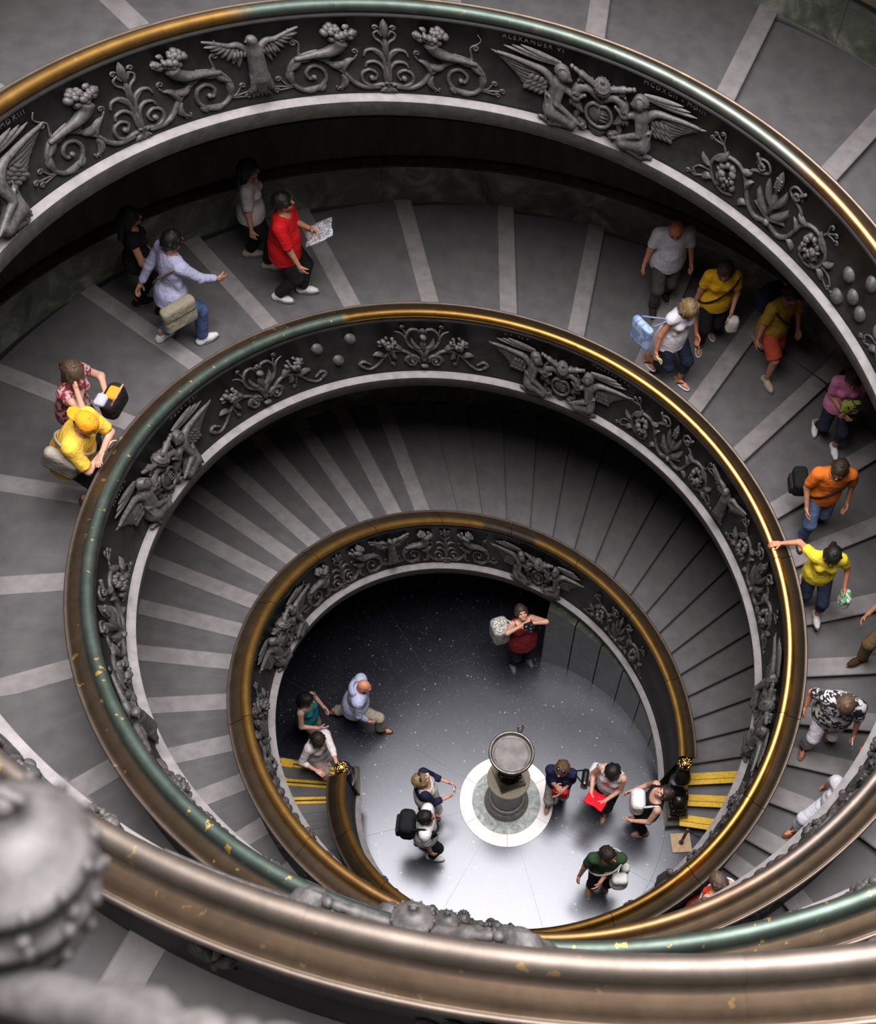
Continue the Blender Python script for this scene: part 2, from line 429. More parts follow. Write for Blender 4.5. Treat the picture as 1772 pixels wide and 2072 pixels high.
# ------------------------------------------------------------------ stairs
def build_stair(w, label):
    root = empty('staircase'); tag(root, label, 'stairs', kind='structure')
    e = ST[w]
    for i in range(len(e) - 1):
        a, b = e[i], e[i + 1]
        if a > S_END[w] - .01: break
        b = min(b, S_END[w])
        za, zb = float(zf(w, a)), float(zf(w, b)); rise = zb - za
        rz = min(RISER, rise) if i >= 3 else rise
        n = 5
        ss = np.linspace(a, b, n)
        top = za + rz + (rise - rz) * np.linspace(0, 1, n)
        ri = rad(w, ss) + .10; ro = rwall(ss) + .02
        ths = theta(w, ss)
        if i < 3: bot = np.full(n, -.02)
        else: bot = np.maximum(top - .34, -.02)
        P = np.stack([pol(ri, ths, top), pol(ro, ths, top), pol(ro, ths, bot), pol(ri, ths, bot)], 1)
        V = P.reshape(-1, 3); idx = np.arange(n * 4).reshape(n, 4)
        q = np.stack([idx[:-1], np.roll(idx[:-1], -1, 1), np.roll(idx[1:], -1, 1), idx[1:]], -1).reshape(-1, 4)
        q = np.vstack([q, [idx[0][::-1]], [idx[-1]]])[:, ::-1]
        wide = (b - a) * TAU * float(rad(w, a))
        st = solid('step', V, q, M['asphalt'] if a > .272 else M['lowstep'], root)
        # nosing: a pale band of even width along the front edge, with a rounded lip
        wd = .185 if a > .272 else .10
        rr = np.linspace(float(rad(w, a)) + .10, float(rwall(a)) + .02, 9)
        def at(t_m, r, dz):
            s = a + t_m / (TAU * r)
            tt = np.clip((s - a) / (b - a), 0, 1)
            return pol(r, theta(w, s), za + rz + (rise - rz) * tt + dz)
        prof = [(-.022, -.035), (-.03, -.018), (-.026, .0), (-.014, .007), (.0, .008), (wd, .006), (wd, -.01)]
        P = np.stack([at(t, rr, dz) for t, dz in prof], 1); k = len(prof)
        V = P.reshape(-1, 3); idx = np.arange(9 * k).reshape(9, k)
        q = np.stack([idx[:-1], np.roll(idx[:-1], -1, 1), np.roll(idx[1:], -1, 1), idx[1:]], -1).reshape(-1, 4)
        if i < 3:
            # painted safety strips on the three lowest steps
            o = solid('nosing', V, q[:, ::-1], M['lowstep'], st)
            def bar(name, t0, t1, mat, z1, r0=.0, r1=1.0):
                r_ = np.linspace(rr[0] + .05 + r0 * (rr[-1] - rr[0]), rr[0] + .05 + r1 * (rr[-1] - rr[0] - .1), 5)
                P = np.stack([at(t0, r_, z1 - .012), at(t0, r_, z1), at(t1, r_, z1), at(t1, r_, z1 - .012)], 1)
                V = P.reshape(-1, 3); idx = np.arange(20).reshape(5, 4)
                q = np.stack([idx[:-1], np.roll(idx[:-1], -1, 1), np.roll(idx[1:], -1, 1), idx[1:]], -1).reshape(-1, 4)
                q = np.vstack([q, [idx[0][::-1]], [idx[-1]]])
                return solid(name, V, q[:, ::-1], mat, st)
            if w == 'A':
                bar('yellow_strip', -.03, .135, M['yellow'], .016)
                bar('yellow_strip', .035, .042, M['yellowdark'], .0175)
                bar('yellow_strip_face', -.034, -.029, M['yellow'], .012)
            else:
                bar('yellow_strip', .0, .04, M['yellow'], .016)
                bar('yellow_strip', .062, .10, M['yellow'], .016)
                bar('grip_strip', .041, .061, M['yellowdark'], .012)
                bar('yellow_strip_clip', -.012, .112, M['yellow'], .019, .30, .38)
                bar('yellow_strip_clip', -.0, .10, M['yellow'], .019, .0, .06)
        else:
            solid('nosing', V, q[:, ::-1], M['nosing'] if a > .272 else M['lowstep'], st)
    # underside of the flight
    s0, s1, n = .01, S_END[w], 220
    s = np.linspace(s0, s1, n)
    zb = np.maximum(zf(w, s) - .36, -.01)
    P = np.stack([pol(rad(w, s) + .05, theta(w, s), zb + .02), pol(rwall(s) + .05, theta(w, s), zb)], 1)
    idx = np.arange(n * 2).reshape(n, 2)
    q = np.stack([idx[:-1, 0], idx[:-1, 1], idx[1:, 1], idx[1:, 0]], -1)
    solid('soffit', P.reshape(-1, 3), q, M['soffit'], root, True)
    return root
build_stair('A', 'grey stone stair flight rising from the chain stanchion, first of the two interleaved spirals')
build_stair('B', 'grey stone stair flight rising from the newel with the split yellow strips')

# ------------------------------------------------------------------ outer walls: skirting, marble dado slabs, wall rail, plaster above
def wall_sweep(w, prof, s0, s1, n):
    s = np.linspace(s0, s1, n); prof = np.asarray(prof, float); k = len(prof)
    r = rwall(s)[:, None] + prof[None, :, 0]; z = zf(w, s)[:, None] + prof[None, :, 1]
    V = pol(r, theta(w, s)[:, None], z).reshape(-1, 3); idx = np.arange(n * k).reshape(n, k)
    q = np.stack([idx[:-1, :-1], idx[1:, :-1], idx[1:, 1:], idx[:-1, 1:]], -1).reshape(-1, 4)
    return V, q
for w, nm, lab in (('A', 'wall_outer', 'stained plaster outer wall above the flight from the chain stanchion'),
                   ('B', 'wall_outer', 'stained plaster outer wall above the flight from the split yellow strips')):
    V, q = wall_sweep(w, [(.0, -.35), (.0, 3.12)], -.03, S_END[w] + .1, 240)
    root = obj(nm, mesh_np(nm, V, q), M['wallup'], None); tag(root, lab, 'wall', kind='structure')
    s = -.03
    while s < S_END[w]:
        ds = 1.35 / (TAU * float(rwall(s)))
        V, q = wall_sweep(w, [(.02, .02), (-.035, .02), (-.035, .70), (.02, .70)], s + .00005, s + ds - .00005, 7)
        solid('marble_slab', V, q, M['green_marble'], root, False)
        s += ds
    V, q = wall_sweep(w, [(.02, -.3), (-.05, -.3), (-.05, .075), (.02, .085)], -.03, S_END[w], 240)
    sk = obj('baseboard_outer', mesh_np('baseboard_outer', V, q), M['black'], root)
    V, q = wall_sweep(w, [(.02, .69), (-.05, .70), (-.075, .715), (-.085, .74), (-.075, .765), (-.05, .78), (-.03, .83), (.02, .84)], -.03, S_END[w], 240)
    obj('trim_rail', mesh_np('trim_rail', V, q), M['wallrail'], root)
# lower enclosing wall of the lobby and drum wall above the top landing
n = 96; a = np.linspace(0, TAU, n)
def drum(name, r, z0, z1, mat, lab):
    P = np.stack([pol(r, a, z0), pol(r, a, z1)], 1).reshape(-1, 3); idx = np.arange(n * 2).reshape(n, 2)
    q = np.stack([idx[:-1, 0], idx[1:, 0], idx[1:, 1], idx[:-1, 1]], -1)
    o = obj(name, mesh_np(name, P, q), mat); tag(o, lab, 'wall', kind='structure'); return o
drum('wall_lobby', 5.5, -.05, 5.0, M['wallup'], 'dark outer wall around the lobby under the stairs')
drum('wall_drum', 9.2, 17.0, 26.0, M['wallup'], 'plain drum wall around the top of the stairwell')
# marble wall closing the space under the low end of each flight
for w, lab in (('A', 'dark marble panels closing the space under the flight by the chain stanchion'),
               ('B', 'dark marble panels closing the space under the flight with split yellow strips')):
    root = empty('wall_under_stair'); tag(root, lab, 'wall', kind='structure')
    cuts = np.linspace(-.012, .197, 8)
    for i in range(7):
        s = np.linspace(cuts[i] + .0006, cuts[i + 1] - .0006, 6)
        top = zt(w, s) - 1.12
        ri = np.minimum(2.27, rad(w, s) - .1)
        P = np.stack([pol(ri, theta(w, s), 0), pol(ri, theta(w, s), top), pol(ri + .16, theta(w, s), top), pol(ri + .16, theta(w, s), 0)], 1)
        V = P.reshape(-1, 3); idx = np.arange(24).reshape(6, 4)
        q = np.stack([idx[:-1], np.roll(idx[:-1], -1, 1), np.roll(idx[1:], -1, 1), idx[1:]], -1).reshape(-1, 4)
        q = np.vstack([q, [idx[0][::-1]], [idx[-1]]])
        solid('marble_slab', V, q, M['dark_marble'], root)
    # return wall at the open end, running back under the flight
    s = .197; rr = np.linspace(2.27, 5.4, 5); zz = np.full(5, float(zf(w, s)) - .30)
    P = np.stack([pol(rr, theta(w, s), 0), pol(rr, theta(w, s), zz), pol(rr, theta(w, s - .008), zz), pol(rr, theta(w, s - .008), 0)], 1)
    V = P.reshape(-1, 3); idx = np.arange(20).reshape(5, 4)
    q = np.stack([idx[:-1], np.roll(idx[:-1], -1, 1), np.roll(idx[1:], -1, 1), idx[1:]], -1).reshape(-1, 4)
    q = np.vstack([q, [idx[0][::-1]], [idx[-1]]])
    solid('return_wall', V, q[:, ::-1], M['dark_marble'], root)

# ------------------------------------------------------------------ balustrades
BAL = {}
RAILP = [(-.020, -.085), (-.030, -.055), (-.047, -.030), (-.055, .0), (-.047, .028), (-.028, .047), (.0, .055), (.028, .047), (.046, .028),
         (.053, .004), (.060, -.012), (.085, -.018), (.12, -.026), (.155, -.040), (.178, -.056), (.184, -.056), (.190, -.048), (.202, -.046), (.212, -.056), (.212, -.072), (.195, -.085), (.15, -.095)]
def lerp_color(stops, s):
    xs = [q[0] for q in stops]
    c = np.array([q[1] for q in stops])
    return np.stack([np.interp(s, xs, c[:, k]) for k in range(3)], -1)
GOLD = (.84, .46, .12); DGOLD = (.36, .20, .055); BROWN = (.125, .085, .055); GREEN = (.13, .17, .145); SILV = (.20, .165, .14); SGREEN = (.22, .235, .21); ORNG = (.46, .25, .10); DARKB = (.10, .08, .06)
TINT = {'A': [(-.1, DGOLD), (.215, DGOLD), (.2155, DARKB), (.26, DARKB), (.2605, DGOLD), (.62, DGOLD), (.68, ORNG), (.76, ORNG), (.84, SILV), (1.06, SILV), (1.085, ORNG), (1.12, ORNG), (1.135, SGREEN), (1.26, GREEN), (1.335, GREEN), (1.345, DGOLD), (1.50, DGOLD), (1.6, SILV), (2.6, SILV)],
        'B': [(-.1, ORNG), (.02, DGOLD), (.22, DGOLD), (.27, GOLD), (.44, GOLD), (.80, GOLD), (.832, GOLD), (.8325, GREEN), (1.6, GREEN), (1.8, SILV), (2.6, SILV)]}
WEAR = {'A': [(-.1, .1), (.9, .1), (1.0, .3), (1.3, .15), (1.6, .35), (2.6, .35)], 'B': [(-.1, .1), (.82, .0), (.84, 1.), (1.5, 1.), (1.7, .3), (2.6, .3)]}
def build_balustrade(w, label):
    root = empty('balustrade'); tag(root, label, 'balustrade')
    BAL[w] = root
    s = .0; e = S_END[w]
    # hand rail in cast lengths with open joints
    while s < e - .005:
        L = .92 if s < .45 else 1.6
        ds = min(L / (TAU * float(rad(w, s))), e - s)
        n = max(8, int(ds * 260))
        g = .00018 if s < .6 else .00001
        V, q, at = sweep(w, RAILP, s + g, s + ds - g, n)
        me = mesh_np('handrail', V, q[:, ::-1], None, True, at)
        col = lerp_color(TINT[w], at)
        # the outer cove keeps a brown patina, the inner tube is what hands polish
        k = len(RAILP); j = np.tile(np.arange(k), n)
        t = np.clip((j - 9) / 2.0, 0, 1)[:, None]
        cove = np.array(BROWN if w == 'A' or s > .8 else (.080, .056, .034))
        col = col * (1 - t) + t * (cove * .85)
        lip = np.clip(1 - abs(j - 17) / 2.5, 0, 1)[:, None]
        col = col * (1 - lip) + lip * np.array((.20, .165, .14))
        ca = me.attributes.new('tint', 'FLOAT_COLOR', 'POINT')
        ca.data.foreach_set('color', np.hstack([col, np.ones((len(col), 1))]).astype(np.float32).ravel())
        wv = np.interp(at, [x[0] for x in WEAR[w]], [x[1] for x in WEAR[w]]) * (1 - t[:, 0] * .6)
        wa = me.attributes.new('wear', 'FLOAT', 'POINT'); wa.data.foreach_set('value', wv.astype(np.float32))
        pa = me.attributes.new('polish', 'FLOAT', 'POINT'); pa.data.foreach_set('value', np.clip((col[:, 0] - .30) / .25, 0, 1).astype(np.float32))
        obj('handrail', me, M['rail'], root)
        s += ds
    n = int(e * 200)
    # inner relief ground with a thin fillet under the rail
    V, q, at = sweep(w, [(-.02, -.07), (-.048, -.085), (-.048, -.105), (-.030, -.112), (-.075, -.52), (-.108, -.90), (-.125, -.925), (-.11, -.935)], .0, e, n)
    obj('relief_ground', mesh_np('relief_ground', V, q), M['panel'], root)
    # stone ledge, its fascia leaning back underneath
    V, q, at = sweep(w, [(-.09, -.922), (-.15, -.938), (-.197, -.957), (-.205, -.966)], .0, e, n)
    obj('stone_ledge', mesh_np('stone_ledge', V, q), M['ledge'], root)
    V, q, at = sweep(w, [(-.205, -.966), (-.203, -.985), (-.170, -1.165), (-.155, -1.185), (.10, -1.36)], .0, e, n)
    obj('fascia', mesh_np('fascia', V, q), M['fascia'], root)
    # outer face towards the steps
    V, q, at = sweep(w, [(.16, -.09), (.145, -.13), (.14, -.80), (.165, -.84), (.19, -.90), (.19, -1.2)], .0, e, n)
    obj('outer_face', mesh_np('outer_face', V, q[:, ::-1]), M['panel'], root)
    for s in (0.0, e):
        P = [(-.03, -.1), (-.108, -.90), (-.19, -.985), (-.188, -1.165), (.19, -1.2), (.19, -.9), (.14, -.8), (.15, -.1)]
        V = pol(rad(w, s) + np.array([p[0] for p in P]), theta(w, s), zt(w, s) + np.array([p[1] for p in P]))
        T = [[0, i, i + 1] for i in range(1, 7)]
        obj('end_cap', mesh_np('end_cap', V, None, T, False), M['panel'], root)
    return root
build_balustrade('A', 'dark bronze relief balustrade spiralling up from the newel beside the chain stanchion')
build_balustrade('B', 'dark bronze relief balustrade spiralling up from the newel where the woman in white stands')
# ------------------------------------------------------------------ implicit surfaces: smooth unions of tapered limbs, meshed with surface nets
class Sdf:
    def __init__(self, lo, hi, res):
        self.lo = np.array(lo, float); self.res = res
        self.n = np.maximum(4, np.ceil((np.array(hi, float) - self.lo) / res).astype(int) + 1)
        self.d = np.full(tuple(self.n), 1.0, np.float32)
        self.ax = [(self.lo[i] + np.arange(self.n[i]) * res).astype(np.float32) for i in range(3)]
    def _box(self, lo, hi):
        a = np.clip(np.floor((np.array(lo) - self.lo) / self.res).astype(int), 0, self.n - 1)
        b = np.clip(np.ceil((np.array(hi) - self.lo) / self.res).astype(int) + 1, a + 1, self.n)
        sl = tuple(slice(a[i], b[i]) for i in range(3))
        X, Y, Z = self.ax[0][sl[0]][:, None, None], self.ax[1][sl[1]][None, :, None], self.ax[2][sl[2]][None, None, :]
        return sl, X, Y, Z
    def _mix(self, sl, e, k, op='add'):
        d = self.d[sl]
        if op == 'add':
            if k > 0:
                h = np.clip(.5 + .5 * (d - e) / k, 0, 1); self.d[sl] = d + (e - d) * h - k * h * (1 - h)
            else: self.d[sl] = np.minimum(d, e)
        elif op == 'cut':
            self.d[sl] = np.maximum(d, -e)
    def cap(self, a, b, ra, rb=None, k=.03, flat=None, op='add', cut=None):
        """tapered limb from a to b; cut='b' trims its end flat"""
        a = np.array(a, float); b = np.array(b, float); rb = ra if rb is None else rb
        m = max(ra, rb) + k + .05
        sl, X, Y, Z = self._box(np.minimum(a, b) - m, np.maximum(a, b) + m)
        ab = b - a; L2 = ab @ ab + 1e-9
        px, py, pz = X - a[0], Y - a[1], Z - a[2]
        tt = (px * ab[0] + py * ab[1] + pz * ab[2]) / L2
        t = np.clip(tt, 0, 1)
        e = np.sqrt((px - t * ab[0]) ** 2 + (py - t * ab[1]) ** 2 + (pz - t * ab[2]) ** 2) - (ra + (rb - ra) * t)
        if cut: 
            L = math.sqrt(L2)
            if 'b' in cut: e = np.maximum(e, (tt - 1) * L)
            if 'a' in cut: e = np.maximum(e, -tt * L)
        self._mix(sl, e, k, op); return self
    def ell(self, c, r, k=.03, rot=None, op='add'):
        c = np.array(c, float); r = np.array(r, float); m = r.max() + k + .05
        sl, X, Y, Z = self._box(c - m, c + m)
        X, Y, Z = np.broadcast_arrays(X - c[0], Y - c[1], Z - c[2])
        if rot is not None:
            R = np.array(rot)   # columns are the ellipsoid axes
            X, Y, Z = (R[0, 0] * X + R[1, 0] * Y + R[2, 0] * Z, R[0, 1] * X + R[1, 1] * Y + R[2, 1] * Z, R[0, 2] * X + R[1, 2] * Y + R[2, 2] * Z)
        k0 = np.sqrt((X / r[0]) ** 2 + (Y / r[1]) ** 2 + (Z / r[2]) ** 2)
        k1 = np.sqrt((X / r[0] ** 2) ** 2 + (Y / r[1] ** 2) ** 2 + (Z / r[2] ** 2) ** 2) + 1e-6
        self._mix(sl, k0 * (k0 - 1) / k1, k, op); return self
    def rbox(self, c, s, rr=.03, k=.0, rot=None, op='add'):
        c = np.array(c, float); s = np.array(s, float) / 2; m = np.linalg.norm(s) + k + .05
        sl, X, Y, Z = self._box(c - m, c + m)
        X, Y, Z = np.broadcast_arrays(X - c[0], Y - c[1], Z - c[2])
        if rot is not None:
            R = np.array(rot)
            X, Y, Z = (R[0, 0] * X + R[1, 0] * Y + R[2, 0] * Z, R[0, 1] * X + R[1, 1] * Y + R[2, 1] * Z, R[0, 2] * X + R[1, 2] * Y + R[2, 2] * Z)
        q = [np.abs(v) - (s[i] - rr) for i, v in enumerate((X, Y, Z))]
        e = np.sqrt(sum(np.maximum(v, 0) ** 2 for v in q)) + np.minimum(np.maximum(np.maximum(q[0], q[1]), q[2]), 0) - rr
        self._mix(sl, e, k, op); return self
    def plane(self, p, nrm):
        """keep only what lies behind the plane"""
        p = np.array(p, float); nrm = np.array(nrm, float); nrm /= np.linalg.norm(nrm)
        X, Y, Z = self.ax[0][:, None, None], self.ax[1][None, :, None], self.ax[2][None, None, :]
        self.d = np.maximum(self.d, ((X - p[0]) * nrm[0] + (Y - p[1]) * nrm[1] + (Z - p[2]) * nrm[2]).astype(np.float32)); return self
    def arrays(self):
        d = self.d; ins = d < 0
        n = self.n
        c = [ins[i:n[0] - 1 + i, j:n[1] - 1 + j, k:n[2] - 1 + k] for i in (0, 1) for j in (0, 1) for k in (0, 1)]
        cnt = np.zeros(c[0].shape, np.int8)
        for x in c: cnt += x
        act = (cnt > 0) & (cnt < 8)
        I = np.argwhere(act)
        vid = np.full(act.shape, -1, np.int64); vid[act] = np.arange(len(I))
        P = np.zeros((len(I), 3)); wsum = np.zeros(len(I))
        cor = np.array([[i, j, k] for i in (0, 1) for j in (0, 1) for k in (0, 1)])
        val = np.stack([d[I[:, 0] + o[0], I[:, 1] + o[1], I[:, 2] + o[2]] for o in cor], 1)
        for a in range(8):
            for b in range(a + 1, 8):
                if np.abs(cor[a] - cor[b]).sum() != 1: continue
                va, vb = val[:, a], val[:, b]; m = (va < 0) != (vb < 0)
                t = va[m] / (va[m] - vb[m])
                P[m] += cor[a] + t[:, None] * (cor[b] - cor[a]); wsum[m] += 1
        P = (I + P / np.maximum(wsum, 1)[:, None]) * self.res + self.lo
        Q = []
        for ax in range(3):
            o = [0, 0, 0]; o[ax] = 1
            A = ins[:n[0] - o[0], :n[1] - o[1], :n[2] - o[2]]; B = ins[o[0]:, o[1]:, o[2]:]
            E = np.argwhere(A != B)
            u, v = [(1, 2), (2, 0), (0, 1)][ax]
            ok = (E[:, u] > 0) & (E[:, v] > 0) & (E[:, u] < n[u] - 1) & (E[:, v] < n[v] - 1)
            E = E[ok]; s = A[E[:, 0], E[:, 1], E[:, 2]]
            def cell(du, dv):
                F = E.copy(); F[:, u] += du; F[:, v] += dv; return vid[F[:, 0], F[:, 1], F[:, 2]]
            q = np.stack([cell(-1, -1), cell(0, -1), cell(0, 0), cell(-1, 0)], -1)
            q[~s] = q[~s][:, ::-1]; Q.append(q)
        return P, np.concatenate(Q)

# ------------------------------------------------------------------ cast relief on the balustrades (u right, v up, d proud of the ground; metres)
def pts(*a): return np.array(a, float)
def smooth_path(P, n=24):
    """catmull-rom through the given points"""
    P = np.asarray(P, float); m = len(P)
    if P.shape[1] == 2: P = np.hstack([P, np.zeros((m, 1))])
    E = np.vstack([2 * P[0] - P[1], P, 2 * P[-1] - P[-2]])
    x = np.linspace(0, m - 1 - 1e-6, n); i = x.astype(int); t = (x - i)[:, None]
    a, b, c, d = E[i], E[i + 1], E[i + 2], E[i + 3]
    return .5 * (2 * b + (c - a) * t + (2 * a - 5 * b + 4 * c - d) * t * t + (3 * b - a - 3 * c + d) * t ** 3)
def spiral(cx, cy, r0, r1, a0, turns, n=40, d=.0):
    t = np.linspace(0, 1, n); a = a0 + turns * TAU * t; r = r0 + (r1 - r0) * t ** .8
    return np.stack([cx + r * np.cos(a), cy + r * np.sin(a), np.full(n, d)], -1)
def stem(mb, P, r0, r1, n=22, seg=6, d=.012):
    Q = smooth_path(P, n); Q[:, 2] += d
    mb.tube(Q, np.linspace(r0, r1, n), seg); return Q
def lf(mb, a, b, wd, bend=.0, ridge=.03, d=.01, n=8):
    a = np.array(a, float); b = np.array(b, float); t = np.linspace(0, 1, n)
    N = np.array([-(b - a)[1], (b - a)[0]])
    P = a + (b - a) * t[:, None] + N * (bend * 4 * t * (1 - t))[:, None]
    Wd = wd * np.sin(PI * np.clip(t * .93 + .07, 0, 1)) ** .8 + .002
    mb.leaf(np.hstack([P, np.zeros((n, 1))]), Wd, d, ridge)
def fruit(mb, cx, cy, rx, ry, seed, nb=22, r=(.018, .042)):
    rng = random.Random(seed)
    for k in range(nb):
        a = rng.uniform(0, TAU); q = math.sqrt(rng.random())
        x, y = q * math.cos(a), q * math.sin(a); rr = rng.uniform(*r)
        mb.ball((cx + x * rx, cy + y * ry, .02 + .055 * (1 - q * q)), rr, 8, 6)
    for k in range(7):
        a = rng.uniform(0, TAU); lf(mb, (cx + .7 * rx * math.cos(a), cy + .7 * ry * math.sin(a)), (cx + 1.3 * rx * math.cos(a), cy + 1.3 * ry * math.sin(a)), .022, d=.02)
def flip(arr):
    V, Q, T = arr; V = V.copy(); V[:, 0] *= -1
    return V, (None if Q is None else Q[:, ::-1]), (None if T is None else T[:, ::-1])
def both(fn):
    mb = MB(); fn(mb); a = mb.arrays(); V, Q, T = flip(a); mb.add(V, Q, T); return mb.arrays()

def m_angel():
    s = Sdf((-.70, -.06, -.03), (-.10, .70, .24), .0105)
    s.ell((-.39, .565, .075), (.068, .082, .075), 0)                       # head
    s.ell((-.338, .545, .095), (.028, .045, .036), .015); s.cap((-.325, .55, .10), (-.308, .535, .105), .008, .012, .008)
    for i in range(9):                                                     # hair
        a = .2 + i * .36; s.cap((-.395 + .062 * math.cos(a), .575 + .072 * math.sin(a), .11), (-.41 + .072 * math.cos(a + .3), .57 + .08 * math.sin(a + .3), .06), .014, .012, .006)
    s.cap((-.40, .50, .06), (-.42, .45, .06), .034, .042, .02)             # neck
    s.cap((-.43, .42, .05), (-.475, .22, .05), .078, .070, .04)            # trunk
    s.cap((-.475, .22, .05), (-.475, .12, .06), .072, .10, .03)
    s.cap((-.40, .425, .09), (-.435, .25, .135), .040, .033, .012)         # near arm
    s.cap((-.435, .25, .135), (-.24, .125, .125), .034, .022, .010)
    s.cap((-.24, .125, .125), (-.165, .085, .125), .022, .013, .008)
    s.cap((-.37, .41, .075), (-.25, .36, .10), .036, .029, .015)           # far arm
    s.cap((-.25, .36, .10), (-.16, .43, .105), .027, .018, .008)
    s.cap((-.475, .13, .07), (-.27, .075, .115), .090, .058, .03)          # thigh
    s.cap((-.27, .06, .11), (-.50, -.01, .09), .050, .034, .02)            # shin
    s.cap((-.50, .0, .08), (-.60, .0, .06), .032, .020, .015)              # foot
    for i in range(7):                                                     # folds of the robe
        a = -.565 + i * .022
        s.cap((a, .36 - i * .045, .075 + .006 * i), (a + .03 + i * .04, .03 + .004 * i, .135 - .006 * i), .010, .014, .008)
    for i in range(4):
        s.cap((-.545 + i * .03, .30 - i * .02, .10), (-.42 + i * .02, .20 - i * .03, .125), .009, .011, .008)
        s.cap((-.56 + .05 * i, .015, .09), (-.50 + .06 * i, -.035, .10), .014, .010, .01)
    V, Q = s.arrays()
    return V, Q, None
def m_wing():
    mb = MB()
    stem(mb, pts((-.47, .38), (-.53, .47), (-.60, .52), (-.72, .545), (-.90, .58), (-1.04, .60)), .05, .016, 20, 7, .05)
    for i in range(6):
        t = i / 5
        lf(mb, (-.56 - .03 * i, .50 - .045 * i), (-1.10 + .055 * i, .605 - .045 * i), .030, .06, .03, .03 - .004 * i, 10)
    for r in range(3):
        for k in range(4):
            x = -.54 - .05 * k - .015 * r; y = .40 - .055 * r + .008 * k
            lf(mb, (x + .02, y + .02), (x - .06, y - .06), .034, 0, .035, .03, 6)
    for i in range(3):
        lf(mb, (-.42, .60 + .015 * i), (-.98 + .08 * i, .665 + .022 * i), .028, .03, .03, .015, 10)
    return mb.arrays()
def m_shield():
    mb = MB()
    t = np.linspace(0, TAU, 40)
    mb.tube(np.stack([.135 * np.sin(t), .25 + .135 * np.cos(t) - .035 * np.exp(-(((t + PI) % TAU - PI) / .35) ** 2), np.full(40, .085)], -1), .02, 7, False)
    mb.ball((0, .245, .04), (.13, .13, .055), 20, 10)
    for k in range(3): mb.box((.045, .20 + .04 * k, .092), (.09, .008, .012))
    mb.box((0, .245, .095), (.012, .2, .012))
    fruit(mb, -.05, .25, .035, .05, 3, 8, (.008, .014))
    mb.ball((0, .045, .03), (.10, .05, .045), 14, 8)
    mb.ball((0, .005, .03), (.075, .03, .035), 12, 7)
    for sx in (-1, 1):
        stem(mb, pts((.0, .40), (sx * .06, .45), (sx * .14, .50), (sx * .225, .47), (sx * .25, .40)), .028, .062, 16, 9, .07)
        mb.tube(spiral(sx * .245, .38, .055, .012, PI * .5, sx * -1.4, 24, .11), np.linspace(.018, .01, 24), 6)
        for i in range(4): lf(mb, (sx * .25, .36), (sx * (.15 + .05 * i), .20 + .01 * i), .028, .1 * sx, .05, .06, 7)
        stem(mb, pts((sx * .24, .34), (sx * .205, .22), (sx * .23, .12), (sx * .12, .06), (sx * .19, .02)), .04, .018, 14, 7, .05)
        mb.tube(spiral(sx * .15, .075, .035, .008, 0, sx * 1.3, 18, .10), .012, 6)
    return mb.arrays()
def m_keys():
    mb = MB()
    for sx in (-1, 1):
        a = np.array([sx * .30, .675, .085]); b = np.array([sx * -.03, .515, .075])
        t = np.linspace(0, 1, 14)[:, None]; P = a + (b - a) * t
        R = np.full(14, .031); R[0] = .018; R[1] = .026; R[2] = .019; R[3] = .036; R[4] = .036
        mb.tube(P, R, 10)
        mb.ball(a + (a - b) * .05, .024, 10, 7)
        mb.box(a + (b - a) * .28 + np.array([0, -.055, 0]), (.055, .07, .03)); mb.box(a + (b - a) * .28 + np.array([sx * .035, -.08, 0]), (.02, .03, .03))
        stem(mb, pts((sx * .1, .55), (sx * .2, .54), (sx * .25, .60)), .045, .02, 10, 7, .035)
    return mb.arrays()
def m_tiara():
    """three-crowned papal hat; its axis leans out of the ground so that it shows from above"""
    mb = MB()
    prof = [(0, -.085), (.058, -.08), (.070, -.06), (.071, -.045), (.077, -.045), (.077, -.03), (.0755, -.028), (.080, -.0), (.086, .0), (.086, .014), (.0805, .016),
            (.078, .045), (.082, .047), (.081, .06), (.072, .064), (.058, .09), (.035, .108), (.016, .115), (.016, .122), (.0, .124)]
    mb.lathe(prof, 28)
    for q, (r, z) in enumerate(((.080, -.037), (.087, .008), (.081, .054))):
        for k in range(14):
            a = k * TAU / 14; mb.ball((r * math.cos(a), r * math.sin(a), z + .008), (.007, .007, .010), 6, 5)
    for k in range(10):
        a = (k + .5) * TAU / 10; mb.ball((.081 * math.cos(a), .081 * math.sin(a), .028), .009, 6, 5)
    mb.ball((0, 0, .128), .017, 8, 6); mb.tube(pts((-.022, 0, .137), (0, 0, .145), (.022, 0, .137)), .006, 5)
    V, Q, T = mb.arrays()
    c, s_ = math.cos(math.radians(62)), math.sin(math.radians(62))
    # lathe axis z -> up (v) tilted outwards (d)
    X = V[:, 0]; Y = V[:, 1]; Z = V[:, 2]
    V = np.stack([X, Z * s_ - Y * c, Z * c + Y * s_], -1) + np.array([0, .56, .085])
    return V, Q, T

